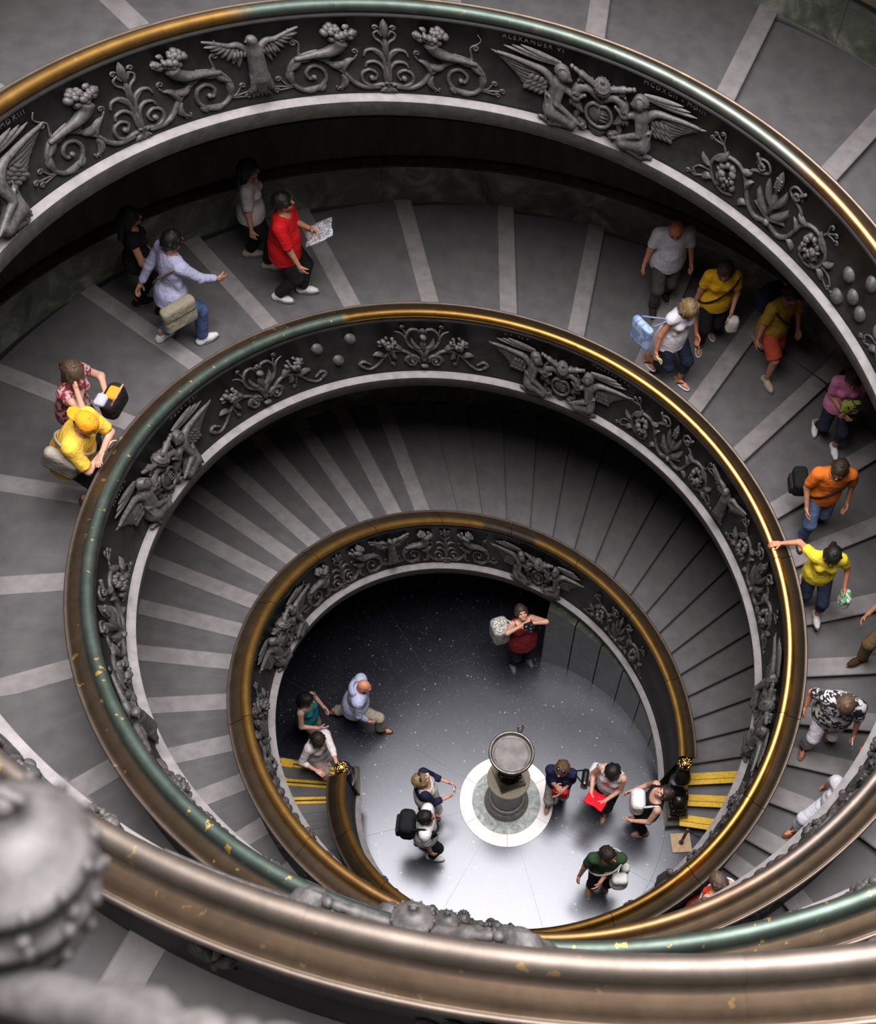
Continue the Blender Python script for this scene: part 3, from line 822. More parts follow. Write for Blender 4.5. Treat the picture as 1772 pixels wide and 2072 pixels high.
def volute(mb, cx, cy, r, a0, turns, th=.024):
    P = spiral(cx, cy, r, .018, a0, turns, 44, .018); mb.tube(P, np.linspace(th, .011, 44), 6); mb.ball((cx, cy, .025), .024, 8, 6)
def tendril(mb, P, cx, cy, r, a0, turns, th=.012):
    stem(mb, P, th, th * .8, 14, 5); mb.tube(spiral(cx, cy, r, .006, a0, turns, 20, .012), np.linspace(th, .007, 20), 5)
def m_palmette():
    def half(mb):
        stem(mb, pts((.0, .04), (.05, .07), (.16, .055), (.235, .10), (.24, .19), (.17, .235), (.10, .19), (.12, .13), (.165, .135)), .022, .014, 34)
        mb.ball((.155, .155, .03), .028, 8, 6)
        stem(mb, pts((.015, .10), (.035, .25), (.10, .32), (.18, .31), (.205, .26)), .024, .012, 20)
        stem(mb, pts((.01, .2), (.03, .38), (.10, .45), (.18, .44), (.21, .38)), .024, .012, 20)
        lf(mb, (.02, .3), (.16, .45), .03, .2, .03, .0)
        stem(mb, pts((.0, .40), (.03, .52), (.085, .57), (.10, .62), (.065, .65), (.05, .62)), .016, .009, 20)
        tendril(mb, pts((.03, .6), (.06, .66)), .085, .685, .028, PI, -1.2)
        for a in (.0, .35, .7): lf(mb, (.01, .05), (.01 + .12 * math.sin(a), .05 - .08 * math.cos(a)), .018, 0, .03)
    a = both(half)
    mb = MB(); mb.add(*a)
    lf(mb, (0, .35), (0, .60), .03, 0, .04); lf(mb, (0, .58), (0, .78), .04, 0, .045); lf(mb, (0, .02), (0, .3), .03, 0, .04)
    mb.box((0, .10, .03), (.07, .02, .03))
    return mb.arrays()
def m_scroll():
    """right-hand acanthus scroll with a horn; mirrored for the left"""
    mb = MB()
    stem(mb, pts((.08, .05), (.22, .045), (.33, .10), (.42, .22), (.55, .33), (.70, .41), (.84, .39), (.925, .28), (.92, .15), (.82, .05), (.68, .05), (.59, .15), (.61, .26), (.70, .30), (.77, .24), (.75, .17), (.70, .17)), .026, .018, 84, 6)
    mb.ball((.705, .19, .03), .026, 8, 6)
    lf(mb, (.42, .20), (.30, .36), .035, -.2, .04); lf(mb, (.55, .32), (.38, .34), .04, .25, .04); lf(mb, (.66, .40), (.50, .40), .035, .15, .035)
    lf(mb, (.86, .38), (.64, .47), .05, .12, .04); lf(mb, (.93, .28), (.80, .46), .04, .15, .04); lf(mb, (.90, .14), (.88, .30), .04, -.2, .035)
    lf(mb, (.44, .20), (.47, .04), .035, -.3, .04); lf(mb, (.83, .06), (.66, .09), .035, .2, .03); lf(mb, (.60, .10), (.66, .02), .03, 0, .03)
    tendril(mb, pts((.40, .33), (.32, .34), (.27, .40)), .295, .43, .033, PI * 1.2, -1.2)
    tendril(mb, pts((.50, .06), (.49, .02)), .455, .03, .022, 0, 1.1)
    tendril(mb, pts((.82, .42), (.80, .55), (.86, .60)), .845, .56, .035, PI * .5, -1.2)
    stem(mb, pts((.86, .60), (.90, .65), (.87, .71)), .010, .006, 10, 5)
    for k, (x, y) in enumerate(((1.04, .20), (1.12, .13), (1.07, .08))):
        tendril(mb, pts((.90, .10), (.97, .11 + .02 * (1 - k)), (x - .02, y)), x, y, .03, PI, -1.3, .011)
    return mb.arrays()
def m_horn():
    mb = MB(); P = smooth_path(pts((.86, .40), (.68, .43), (.55, .45), (.46, .50), (.42, .57)), 18); P[:, 2] += .035
    mb.tube(P, np.linspace(.02, .075, 18), 10); return mb.arrays()
def m_cluster(cx, cy, rx, ry, seed, nb=24):
    mb = MB(); fruit(mb, cx, cy, rx, ry, seed, nb); return mb.arrays()
def m_lily():
    mb = MB()
    for sx in (-1, 1):
        stem(mb, pts((0, .12), (sx * .05, .20), (sx * .14, .26), (sx * .20, .36)), .024, .012)
        lf(mb, (sx * .02, .2), (sx * .19, .42), .045, sx * -.15, .05); lf(mb, (sx * .01, .3), (sx * .11, .58), .04, sx * -.1, .05); lf(mb, (sx * .02, .14), (sx * .20, .22), .045, sx * .2, .045)
        tendril(mb, pts((0, .08), (sx * .1, .05)), sx * .13, .05, .03, 0, 1.2 * sx)
    lf(mb, (0, .22), (0, .50), .04, 0, .05); lf(mb, (0, .48), (0, .74), .045, 0, .055)
    for r in range(4):
        for k in range(3): mb.ball(((k - 1) * .026, .56 + r * .032, .045), .017, 6, 5)
    mb.ball((0, .12, .03), (.045, .035, .04), 10, 7)
    return mb.arrays()
def m_fruit_scroll():
    mb = MB()
    stem(mb, pts((.03, .10), (.15, .06), (.25, .12), (.31, .24), (.38, .40), (.50, .475), (.66, .44), (.745, .30), (.70, .14), (.57, .06), (.45, .09)), .028, .016, 60, 6)
    lf(mb, (.32, .25), (.26, .40), .035, -.2, .04); lf(mb, (.42, .44), (.30, .50), .04, .2, .04); lf(mb, (.72, .36), (.60, .53), .045, .15, .04); lf(mb, (.74, .26), (.86, .36), .035, -.2, .04)
    lf(mb, (.26, .12), (.36, .03), .035, .25, .04); lf(mb, (.70, .14), (.80, .06), .04, .2, .04); lf(mb, (.66, .09), (.58, .17), .03, 0, .03)
    stem(mb, pts((.38, .40), (.30, .52), (.20, .56), (.13, .62), (.18, .70), (.27, .68), (.29, .61)), .018, .012, 34, 6)
    for k in range(8):
        a = k * TAU / 8; mb.ball((.225 + .03 * math.cos(a), .625 + .03 * math.sin(a), .03), .018, 6, 5)
    stem(mb, pts((.225, .625), (.31, .73)), .016, .02, 8, 6, .03)
    for k, (x, y) in enumerate(((.70, .66), (.77, .62), (.80, .56))):
        tendril(mb, pts((.62, .47), (.66, .55), (x - .03, y)), x, y, .026, PI, -1.2, .011)
    tendril(mb, pts((.74, .20), (.86, .18), (.93, .10)), .90, .07, .03, PI * .5, -1.3, .013)
    tendril(mb, pts((.80, .1), (.9, .04)), .97, .05, .03, PI, -1.2, .012)
    return mb.arrays()
def m_heart():
    def half(mb):
        volute(mb, .165, .145, .105, PI * .9, -1.7, .022)
        stem(mb, pts((.005, .14), (.06, .30), (.19, .40), (.235, .53), (.17, .65), (.07, .655), (.045, .60)), .026, .014, 34)
        stem(mb, pts((.225, .50), (.29, .60), (.37, .64)), .02, .006, 12); tendril(mb, pts((.235, .6), (.25, .66)), .275, .70, .03, PI, -1.1)
        lf(mb, (.02, .2), (.13, .37), .035, .2, .04); lf(mb, (.03, .35), (.15, .53), .03, -.2, .04); lf(mb, (.02, .32), (.02, .5), .03, .2, .04)
        stem(mb, pts((.06, .13), (.25, .30), (.42, .32), (.55, .24), (.66, .12), (.78, .06), (.88, .10)), .024, .014, 40)
        lf(mb, (.30, .31), (.50, .40), .04, .2, .04); lf(mb, (.42, .32), (.38, .19), .035, .2, .04); lf(mb, (.56, .24), (.72, .28), .04, .2, .04)
        tendril(mb, pts((.50, .26), (.47, .12)), .44, .10, .03, 0, 1.2)
        stem(mb, pts((.86, .10), (.92, .16), (.86, .20), (.80, .16), (.76, .13)), .026, .012, 20); mb.ball((.84, .2, .02), .02, 6, 5)
        mb.tube(spiral(.165, .145, .105, .10, 0, .2, 6, .018), .02, 5)
    a = both(half); mb = MB(); mb.add(*a)
    mb.ball((0, .56, .04), (.05, .04, .04), 10, 7)
    for k in range(6):
        q = k * TAU / 6; lf(mb, (0, .64), (.04 * math.cos(q), .64 + .04 * math.sin(q)), .014, 0, .02)
    mb.ball((0, .07, .025), (.06, .03, .03), 8, 6)
    return mb.arrays()
def m_eagle():
    s = Sdf((-.16, .06, -.03), (.16, .80, .22), .0125)
    s.cap((0, .56, .06), (0, .30, .06), .075, .085, .03); s.cap((0, .30, .05), (0, .16, .03), .075, .05, .03)
    s.cap((0, .58, .07), (-.015, .69, .085), .055, .043, .03); s.ell((-.02, .705, .09), (.05, .04, .04), .02); s.cap((-.05, .70, .09), (-.09, .68, .085), .02, .008, .01)
    for sx in (-1, 1): s.cap((sx * .05, .30, .07), (sx * .085, .19, .07), .045, .03, .02); s.cap((sx * .085, .18, .07), (sx * .12, .15, .06), .018, .014, .01)
    return (*s.arrays(), None)
def m_eagle_wing():
    mb = MB()
    for sx in (1,):
        stem(mb, pts((sx * .05, .55), (sx * .13, .63), (sx * .22, .64), (sx * .36, .70), (sx * .44, .73)), .036, .012, 18, 7, .03)
        for i in range(7):
            t = i / 6; lf(mb, (sx * (.10 + .03 * i), .60 + .01 * i), (sx * (.16 + .045 * i), .40 + .045 * i), .026, 0, .035, .02, 8)
        for i in range(4): lf(mb, (sx * (.08 + .03 * i), .58), (sx * (.10 + .035 * i), .50), .02, 0, .04, .03, 6)
    return mb.arrays()
def m_eagle_tail():
    mb = MB()
    for k in range(5): lf(mb, (0, .22), ((k - 2) * .045, .06), .026, 0, .03, .02, 7)
    return mb.arrays()
def m_boss():
    mb = MB(); mb.ball((0, 0, .0), (.08, .08, .062), 18, 12); return mb.arrays()

LIB = {'angel': m_angel(), 'wing': m_wing(), 'shield': m_shield(), 'keys': m_keys(), 'tiara': m_tiara(), 'palmette': m_palmette(), 'scroll': m_scroll(), 'horn': m_horn(),
       'lily': m_lily(), 'fruit_scroll': m_fruit_scroll(), 'heart': m_heart(), 'eagle': m_eagle(), 'eagle_wing': m_eagle_wing(), 'eagle_tail': m_eagle_tail(), 'boss': m_boss()}
LIB['horn_fruit'] = m_cluster(.44, .64, .145, .075, 1, 34); LIB['ring_fruit'] = m_cluster(.535, .265, .115, .13, 5, 26); LIB['heart_fruit'] = m_cluster(.50, .47, .11, .085, 9, 24)

def bend(w, s0, arr, us=1.0, du=0.0, dv=0.0, mirror=False, dscale=1.0, dd=0.0):
    V, Q, T = flip(arr) if mirror else arr
    r0 = float(rad(w, s0)) - .07
    s = s0 - (V[:, 0] + du) * us / (TAU * r0)
    v = V[:, 1] + dv
    r = rad(w, s) - .108 + .078 * v / .79 - V[:, 2] * dscale - dd
    X = pol(r, theta(w, s), zt(w, s) - .90 + v)
    # u runs clockwise while d points inwards: (u, v, d) stays right-handed
    return X, Q, T
def cast(name, w, s0, key, parent, mat=None, **kw):
    V, Q, T = bend(w, s0, LIB[key] if isinstance(key, str) else key, **kw)
    return obj(name, mesh_np(name, V, Q, T), mat or M['relief'], parent)
def lettering(text, size=.07):
    """raised capitals, one mesh for each letter"""
    cu = bpy.data.curves.new('letter', 'FONT'); cu.body = text; cu.size = size; cu.extrude = .004; cu.align_x = 'CENTER'; cu.space_character = 1.3; cu.resolution_u = 2
    o = bpy.data.objects.new('letter', cu); COL.objects.link(o)
    dg = bpy.context.evaluated_depsgraph_get(); me = bpy.data.meshes.new_from_object(o.evaluated_get(dg))
    me.calc_loop_triangles()
    V = np.array([v.co[:] for v in me.vertices]); T = np.array([t.vertices[:] for t in me.loop_triangles])
    bpy.data.objects.remove(o); bpy.data.curves.remove(cu); bpy.data.meshes.remove(me)
    V[:, 2] += .006
    lo_ = V[T][:, :, 0].min(1); hi_ = V[T][:, :, 0].max(1); order = np.argsort(lo_); out = []; cur = []; end = -9
    for t in order:
        if cur and lo_[t] > end + 1e-4: out.append(cur); cur = []
        cur.append(t); end = max(end, hi_[t])
    out.append(cur)
    for c in out:
        t = T[c]; u, inv = np.unique(t, return_inverse=True)
        yield V[u], None, inv.reshape(t.shape)

def crest(w, s0, us, name_l=None, years=None):
    proud = .12 if (w == 'B' and s0 > 2.1) else 0.0
    p = BAL[w]
    c = cast('coat_of_arms', w, s0, 'shield', p, us=us)
    cast('crossed_keys', w, s0, 'keys', c, us=us, dd=proud * .35); cast('tiara', w, s0, 'tiara', c, us=max(us, .8) * (1.2 if proud else 1), dd=proud, dscale=1.25 if proud else 1.0)
    for mir in (False, True):
        a = cast('angel', w, s0, 'angel', p, us=us, mirror=mir)
        cast('wing', w, s0, 'wing', a, us=us, mirror=mir)
    # the letters keep to the band above the wings
    for txt, du in ((name_l, -.70), (years, .72)):
        for a in (lettering(txt) if txt else ()): cast('letter', w, s0, a, p, us=us, du=du, dv=.735)
def unit(w, s0, us, kind):
    p = BAL[w]
    if kind == 'palm':
        cast('palmette', w, s0, 'palmette', p, us=us)
        for mir in (False, True):
            o = cast('acanthus_scroll', w, s0, 'scroll', p, us=us, mirror=mir)
            cast('horn', w, s0, 'horn', o, us=us, mirror=mir); cast('fruit_cluster', w, s0, 'horn_fruit', o, us=us, mirror=mir)
    elif kind == 'lily':
        cast('lily', w, s0, 'lily', p, us=us)
        for mir in (False, True):
            o = cast('acanthus_scroll', w, s0, 'fruit_scroll', p, us=us, mirror=mir); cast('fruit_cluster', w, s0, 'ring_fruit', o, us=us, mirror=mir)
    else:
        o = cast('heart_scroll', w, s0, 'heart', p, us=us)
        for mir in (False, True): cast('fruit_cluster', w, s0, 'heart_fruit', o, us=us, mirror=mir)
def middle(w, s0, us, kind):
    p = BAL[w]
    if kind == 'eagle':
        o = cast('eagle', w, s0, 'eagle', p, us=us); cast('wing', w, s0, 'eagle_wing', o, us=us); cast('wing', w, s0, 'eagle_wing', o, us=us, mirror=True); cast('tail', w, s0, 'eagle_tail', o, us=us)
    else:
        for du, dv in ((-.24, .56), (.16, .60), (-.02, .30)) if w == 'B' else ((.12, .60), (.15, .22), (-.14, .42), (-.16, .10), (.0, .78 - .5)):
            cast('boss', w, s0, 'boss', p, us=us, du=du / us if us else du, dv=dv)
def usc(w, s): return min(1.12, float(rad(w, s)) / 4.2)
CR = {'A': [.2119, .4568, .7040, .9580, 1.2109, 1.4590, 1.7070, 1.9570], 'B': [.2200, .4702, .7165, .9571, 1.2100, 1.4580, 1.7080, 1.9570, 2.2061]}
TXT = {('A', 0): ('NICOLAVS V', 'MCDXLVII - LV'), ('A', 1): ('CALIXTVS III', 'MCDLV - LVIII'), ('A', 4): ('ALEXANDER VI', 'MCDXCII - MDIII'), ('A', 5): ('IVLIVS II', 'MDIII - MDXIII'),
       ('B', 2): ('SIXTVS V', 'MDLXXXV - XC'), ('B', 3): ('PAVLVS V', 'MDCV - XXI')}
for w in 'AB':
    for i, s0 in enumerate(CR[w]):
        if s0 > S_END[w] - .05: continue
        t = TXT.get((w, i), (None, None))
        crest(w, s0, usc(w, s0), *t)
        nxt = CR[w][i + 1] if i + 1 < len(CR[w]) else s0 + .248
        q = nxt - s0
        ang = (theta(w, s0 + q / 2) % TAU) / TAU     # which quarter of the well
        far = .25 < ang < .5                          # between twelve and nine o'clock
        kinds = ('palm', 'eagle') if (far and w == 'A') else (('heart', 'boss') if far else (('lily', 'eagle') if w == 'B' else ('lily', 'boss')))
        if s0 + q * .34 < S_END[w] - .06: unit(w, s0 + q * .325, usc(w, s0 + .08), kinds[0])
        if s0 + q * .52 < S_END[w] - .06: middle(w, s0 + q * .515, usc(w, s0 + .12), kinds[1])
        if s0 + q * .72 < S_END[w] - .06: unit(w, s0 + q * .70, usc(w, s0 + .17), kinds[0])
    # first part-quarter above the newel
    unit(w, CR[w][0] - .085, usc(w, .12), 'lily')
    # low relief on the outer face, towards the steps
    mb_s = [s for s in np.arange(.06, S_END[w] - .05, .045)]
    for k, s0 in enumerate(mb_s):
        V, Q, T = LIB['heart'] if k % 2 else LIB['lily']
        r0 = float(rad(w, s0)) + .14; s = s0 + V[:, 0] * .55 / (TAU * r0)
        X = pol(rad(w, s) + .14 + V[:, 2] * .9, theta(w, s), zt(w, s) - .88 + V[:, 1] * .88)
        obj('outer_relief', mesh_np('outer_relief', X, Q, T), M['relief'], BAL[w])

# ------------------------------------------------------------------ newels at the foot of the balustrades
for w in 'AB':
    p = BAL[w]
    s = -.012; r = float(rad(w, 0)); th = theta(w, 0.0); ta = np.array([-math.sin(th), math.cos(th), 0]); ra = np.array([math.cos(th), math.sin(th), 0])
    base = ra * (r + .02) - ta * .02
    top = float(zt(w, 0)) 
    def L(a, b, z): return base - ta * a + ra * b + np.array([0, 0, z])   # a: out along the foot, b: sideways
    R = np.stack([-ta, ra, [0, 0, 1]], 1)
    mb = MB()
    mb.box(L(.28, 0, .07), (.56, .34, .14), R); mb.box(L(.26, 0, .20), (.44, .28, .12), R); mb.box(L(.25, 0, .28), (.38, .24, .05), R)
    o = mb.build('newel_base', M['newel'], p, False)
    mb = MB()
    P = smooth_path(np.array([L(.06, 0, top - .12), L(.16, 0, top - .32), L(.10, 0, top - .58), L(.22, 0, top - .85), L(.34, 0, .50), L(.30, 0, .36)]), 28)
    mb.tube(P, np.interp(np.linspace(0, 1, 28), [0, .2, .5, .75, 1], [.08, .12, .14, .13, .10]), 14)
    mb.ball(L(.40, .0, .36), (.09, .09, .07), 12, 8); mb.ball(L(.42, .07, .36), .05, 10, 7); mb.ball(L(.42, -.07, .36), .05, 10, 7)
    for sx in (-1, 1):
        Q_ = [L(.24 + .10 * math.cos(a) * (1 - t), sx * .10, top - .80 + .12 * math.sin(a) * (1 - t)) for t, a in zip(np.linspace(0, .85, 26), np.linspace(0, 3.4 * PI, 26))]
        mb.tube(np.array(Q_), .022, 6)
    mb.build('newel_console', M['newel'], p)
    mb = MB(); c = L(.07, 0.0, top - .01)
    mb.ball(c, (.085, .085, .075), 16, 10)
    rng = random.Random(4)
    for k in range(46):
        a = rng.uniform(0, TAU); b_ = rng.uniform(-.5, 1.2); q = np.array([math.cos(a) * math.cos(b_), math.sin(a) * math.cos(b_), math.sin(b_)])
        mb.ball(c + q * .082, rng.uniform(.014, .026), 7, 5)
    mb.build('newel_finial', M['brass'], p)

# ------------------------------------------------------------------ pedestal with bronze basin in the middle
pd = empty('pedestal'); tag(pd, 'round granite column carrying a dark bronze basin on the white marble ring', 'pedestal')
def lathe_part(name, prof, mat, parent, seg=56):
    mb = MB(); mb.lathe(prof, seg); return mb.build(name, mat, parent)
z0 = .004
lathe_part('base', [(0, z0), (.315, z0), (.32, .03), (.31, .06), (.30, .07), (.312, .09), (.305, .13), (.285, .15), (.27, .155), (.262, .17), (.272, .19), (.265, .215), (.245, .225), (.0, .225)], M['column'], pd)
lathe_part('shaft', [(.0, .22), (.232, .22), (.225, .26), (.215, .32), (.205, .55), (.20, .80), (.205, .90), (.215, .93), (.0, .93)], M['column'], pd)
lathe_part('stone_disc', [(.0, .925), (.285, .925), (.298, .945), (.300, .985), (.290, 1.0), (.0, 1.0)], M['column_disc'], pd, 24)
mb = MB(); ca, sa = math.cos(.45), math.sin(.45)
mb.box((0, 0, 1.045), (.36, .36, .09), [[ca, -sa, 0], [sa, ca, 0], [0, 0, 1]]); mb.box((0, 0, 1.105), (.30, .30, .04), [[ca, -sa, 0], [sa, ca, 0], [0, 0, 1]])
mb.build('plinth', M['newel'], pd, False)
lathe_part('stem', [(.0, 1.1), (.15, 1.12), (.155, 1.17), (.12, 1.21), (.095, 1.30), (.11, 1.38), (.135, 1.42), (.12, 1.46), (.10, 1.55), (.12, 1.68), (.18, 1.80), (.0, 1.82)], M['newel'], pd)
bs = lathe_part('basin', [(.0, 1.78), (.16, 1.79), (.235, 1.84), (.265, 1.92), (.27, 2.0), (.262, 2.02), (.255, 2.0)], M['basin'], pd)
mb = MB(); mb.lathe([(.0, 1.99), (.26, 1.99)], 56); mb.build('basin_floor', M['basin'], bs)
lathe_part('rim', [(.258, 2.01), (.268, 2.035), (.285, 2.045), (.300, 2.035), (.304, 2.01), (.295, 1.985), (.272, 1.975), (.258, 1.99)], M['basin_rim'], bs)
lathe_part('fillet', [(.218, 1.985), (.222, 1.995), (.23, 1.999), (.238, 1.995), (.242, 1.985)], M['basin_rim'], bs)
mb = MB()
for k in range(3):
    a = -2.0 + k * 1.05
    mb.tube(smooth_path(np.array([[.14 * math.cos(a), .14 * math.sin(a), 1.62], [.22 * math.cos(a), .22 * math.sin(a), 1.66], [.25 * math.cos(a), .25 * math.sin(a), 1.75], [.20 * math.cos(a), .20 * math.sin(a), 1.82]]), 12), .016, 7)
    mb.ball((.24 * math.cos(a), .24 * math.sin(a), 1.66), .03, 8, 6)
mb.build('bracket', M['newel'], bs)
mb = MB(); a = 1.25; c = np.array([.31 * math.cos(a), .31 * math.sin(a), 2.05])
mb.tube(smooth_path(np.array([c + (0, 0, -.06), c + (.03, .05, .03), c + (.0, .05, .09), c + (-.04, .02, .06), c + (-.02, -.01, .02)]), 16), .011, 7); mb.ball(c + (-.03, .03, .09), .02, 8, 6)
mb.build('handle', M['basin_rim'], bs)

# ------------------------------------------------------------------ stanchion with chain by the first step
st = empty('stanchion', tuple(on_floor(1377, 1706))); tag(st, 'short brown post on a square tan base with a chain across the stair foot', 'stanchion')
mb = MB(); ca, sa = math.cos(.16), math.sin(.16); mb.box((0, 0, .012), (.28, .27, .024), [[ca, -sa, 0], [sa, ca, 0], [0, 0, 1]]); mb.build('base_plate', simple('tan_painted_plate', (.62, .42, .26), (.45, .29, .17), 16, .6), st, False)
mb = MB(); mb.tube(pts((0, 0, .02), (0.0, .0, .30), (.0, .0, .62)), .022, 12); mb.tube(pts((0, 0, .02), (0, 0, .05)), .035, 12); mb.ball((0, 0, .64), .026, 10, 7); mb.build('post', simple('brown_painted_steel', (.16, .09, .06), (.08, .05, .035), 14, .5), st)
mb = MB(); A_ = np.array([0, 0, .62]); B_ = np.array([.62, -.12, .52])
for k in range(15):
    t = (k + .5) / 15; c = A_ + (B_ - A_) * t - np.array([0, 0, .55 * t * (1 - t)]); ax = (B_ - A_) / np.linalg.norm(B_ - A_); n_ = np.array([0, 0, 1.0]) if k % 2 else np.cross(ax, [0, 0, 1.0]); a = np.linspace(0, TAU, 13)
    mb.tube(c + np.outer(np.cos(a), ax) * .027 + np.outer(np.sin(a), n_) * .016, .0055, 5, False)
mb.build('chain', M['newel'], st)
# ------------------------------------------------------------------ people
def vec(*a): return np.array(a, float)
def unitv(v): return np.asarray(v, float) / (np.linalg.norm(v) + 1e-9)
def rotx(a): c, s = math.cos(a), math.sin(a); return np.array([[1, 0, 0], [0, c, -s], [0, s, c]])
def roty(a): c, s = math.cos(a), math.sin(a); return np.array([[c, 0, s], [0, 1, 0], [-s, 0, c]])
def rotz(a): c, s = math.cos(a), math.sin(a); return np.array([[c, -s, 0], [s, c, 0], [0, 0, 1]])
def ik(a, b, l1, l2, pole):
    """middle joint of a two-bone limb from a to b; returns joint, end"""
    d = b - a; L = np.linalg.norm(d); L2 = min(L, (l1 + l2) * .999); d = d / (L + 1e-9); b = a + d * L2
    x = (l1 * l1 - l2 * l2 + L2 * L2) / (2 * L2); h = math.sqrt(max(l1 * l1 - x * x, 0))
    p = pole - (pole @ d) * d; p = unitv(p)
    return a + d * x + p * h, b

SKIN = {}
def skin(c):
    if c not in SKIN:
        m, nt, b = new_mat('skin'); b.inputs['Roughness'].default_value = .5
        n = noise_node(nt, 9, 3); r = ramp_node(nt, n.outputs['Fac'], [(.3, tuple(x * .86 for x in c)), (.7, c)])
        nt.links.new(r.outputs[0], b.inputs['Base Color']); SKIN[c] = m
    return SKIN[c]
FAIR = (.62, .33, .235); TAN = (.46, .22, .13); DARK = (.30, .145, .085); RED_ = (.62, .25, .15)
CL = {}
def fab(c):
    if c not in CL: CL[c] = cloth('fabric', c)
    return CL[c]
HAIR = {}
def hairm(c):
    if c not in HAIR: HAIR[c] = simple('hair', c, tuple(x * .5 for x in c), 45, .5, bump=1.0, vec_scale=(1, 1, .2))
    return HAIR[c]
BLACKH = (.012, .010, .009); BROWNH = (.055, .032, .02); BLOND = (.30, .20, .09); GREYH = (.28, .25, .22)
def floral(name, c1, c2, scale):
    m, nt, b = new_mat(name); n = noise_node(nt, scale, 2, .5); n.inputs['Distortion'].default_value = 1.2
    r = ramp_node(nt, n.outputs['Fac'], [(.47, c1), (.50, c2)]); r.color_ramp.interpolation = 'CONSTANT'
    nt.links.new(r.outputs[0], b.inputs['Base Color']); b.inputs['Roughness'].default_value = .85; return m
FLORAL = floral('black_white_floral', (.015, .015, .02), (.62, .60, .63), 13)
MAROONP = floral('maroon_print', (.22, .012, .03), (.45, .30, .28), 16)
SPECKBAG = floral('speckled_bag', (.12, .11, .10), (.62, .58, .54), 60)
STRIPE = floral('white_stripe', (.85, .85, .92), (.62, .62, .78), 40)

def join(parts):
    mb = MB()
    for V, Q in parts: mb.add(V, Q)
    return mb
def hand_arrays(wrist, d, nrm, curl, side):
    """palm, four unequal bent fingers and a thumb; d = forearm direction, nrm = palm side"""
    d = unitv(d); nrm = unitv(nrm - (nrm @ d) * d); x = np.cross(d, nrm) * side
    s = Sdf(wrist - .235, wrist + .235, .0075)
    pt = lambda a, b, c: wrist + d * a + x * b + nrm * c
    s.cap(pt(-.03, 0, 0), pt(.02, 0, 0), .025, .027, .01)
    for q in (-.022, 0, .022): s.cap(pt(.02, q, 0), pt(.082, q * 1.15, 0), .0155, .0145, .012)
    for q, L, z in ((-.033, .058, 0), (-.011, .074, .003), (.011, .079, .003), (.032, .070, 0)):
        c1 = curl * .8; c2 = curl * 1.7
        a = pt(.085, q, 0); b = a + (d * math.cos(c1) + nrm * math.sin(c1)) * L * .52; c = b + (d * math.cos(c2) + nrm * math.sin(c2)) * L * .48
        s.cap(a, b, .0098, .009, .004); s.cap(b, c, .009, .0075, .003)
    a = pt(.025, .030, .004); b = pt(.058, .056, .018); c = pt(.085, .060, .030 + .02 * curl)
    s.cap(a, b, .014, .011, .006); s.cap(b, c, .011, .009, .004)
    return s.arrays()

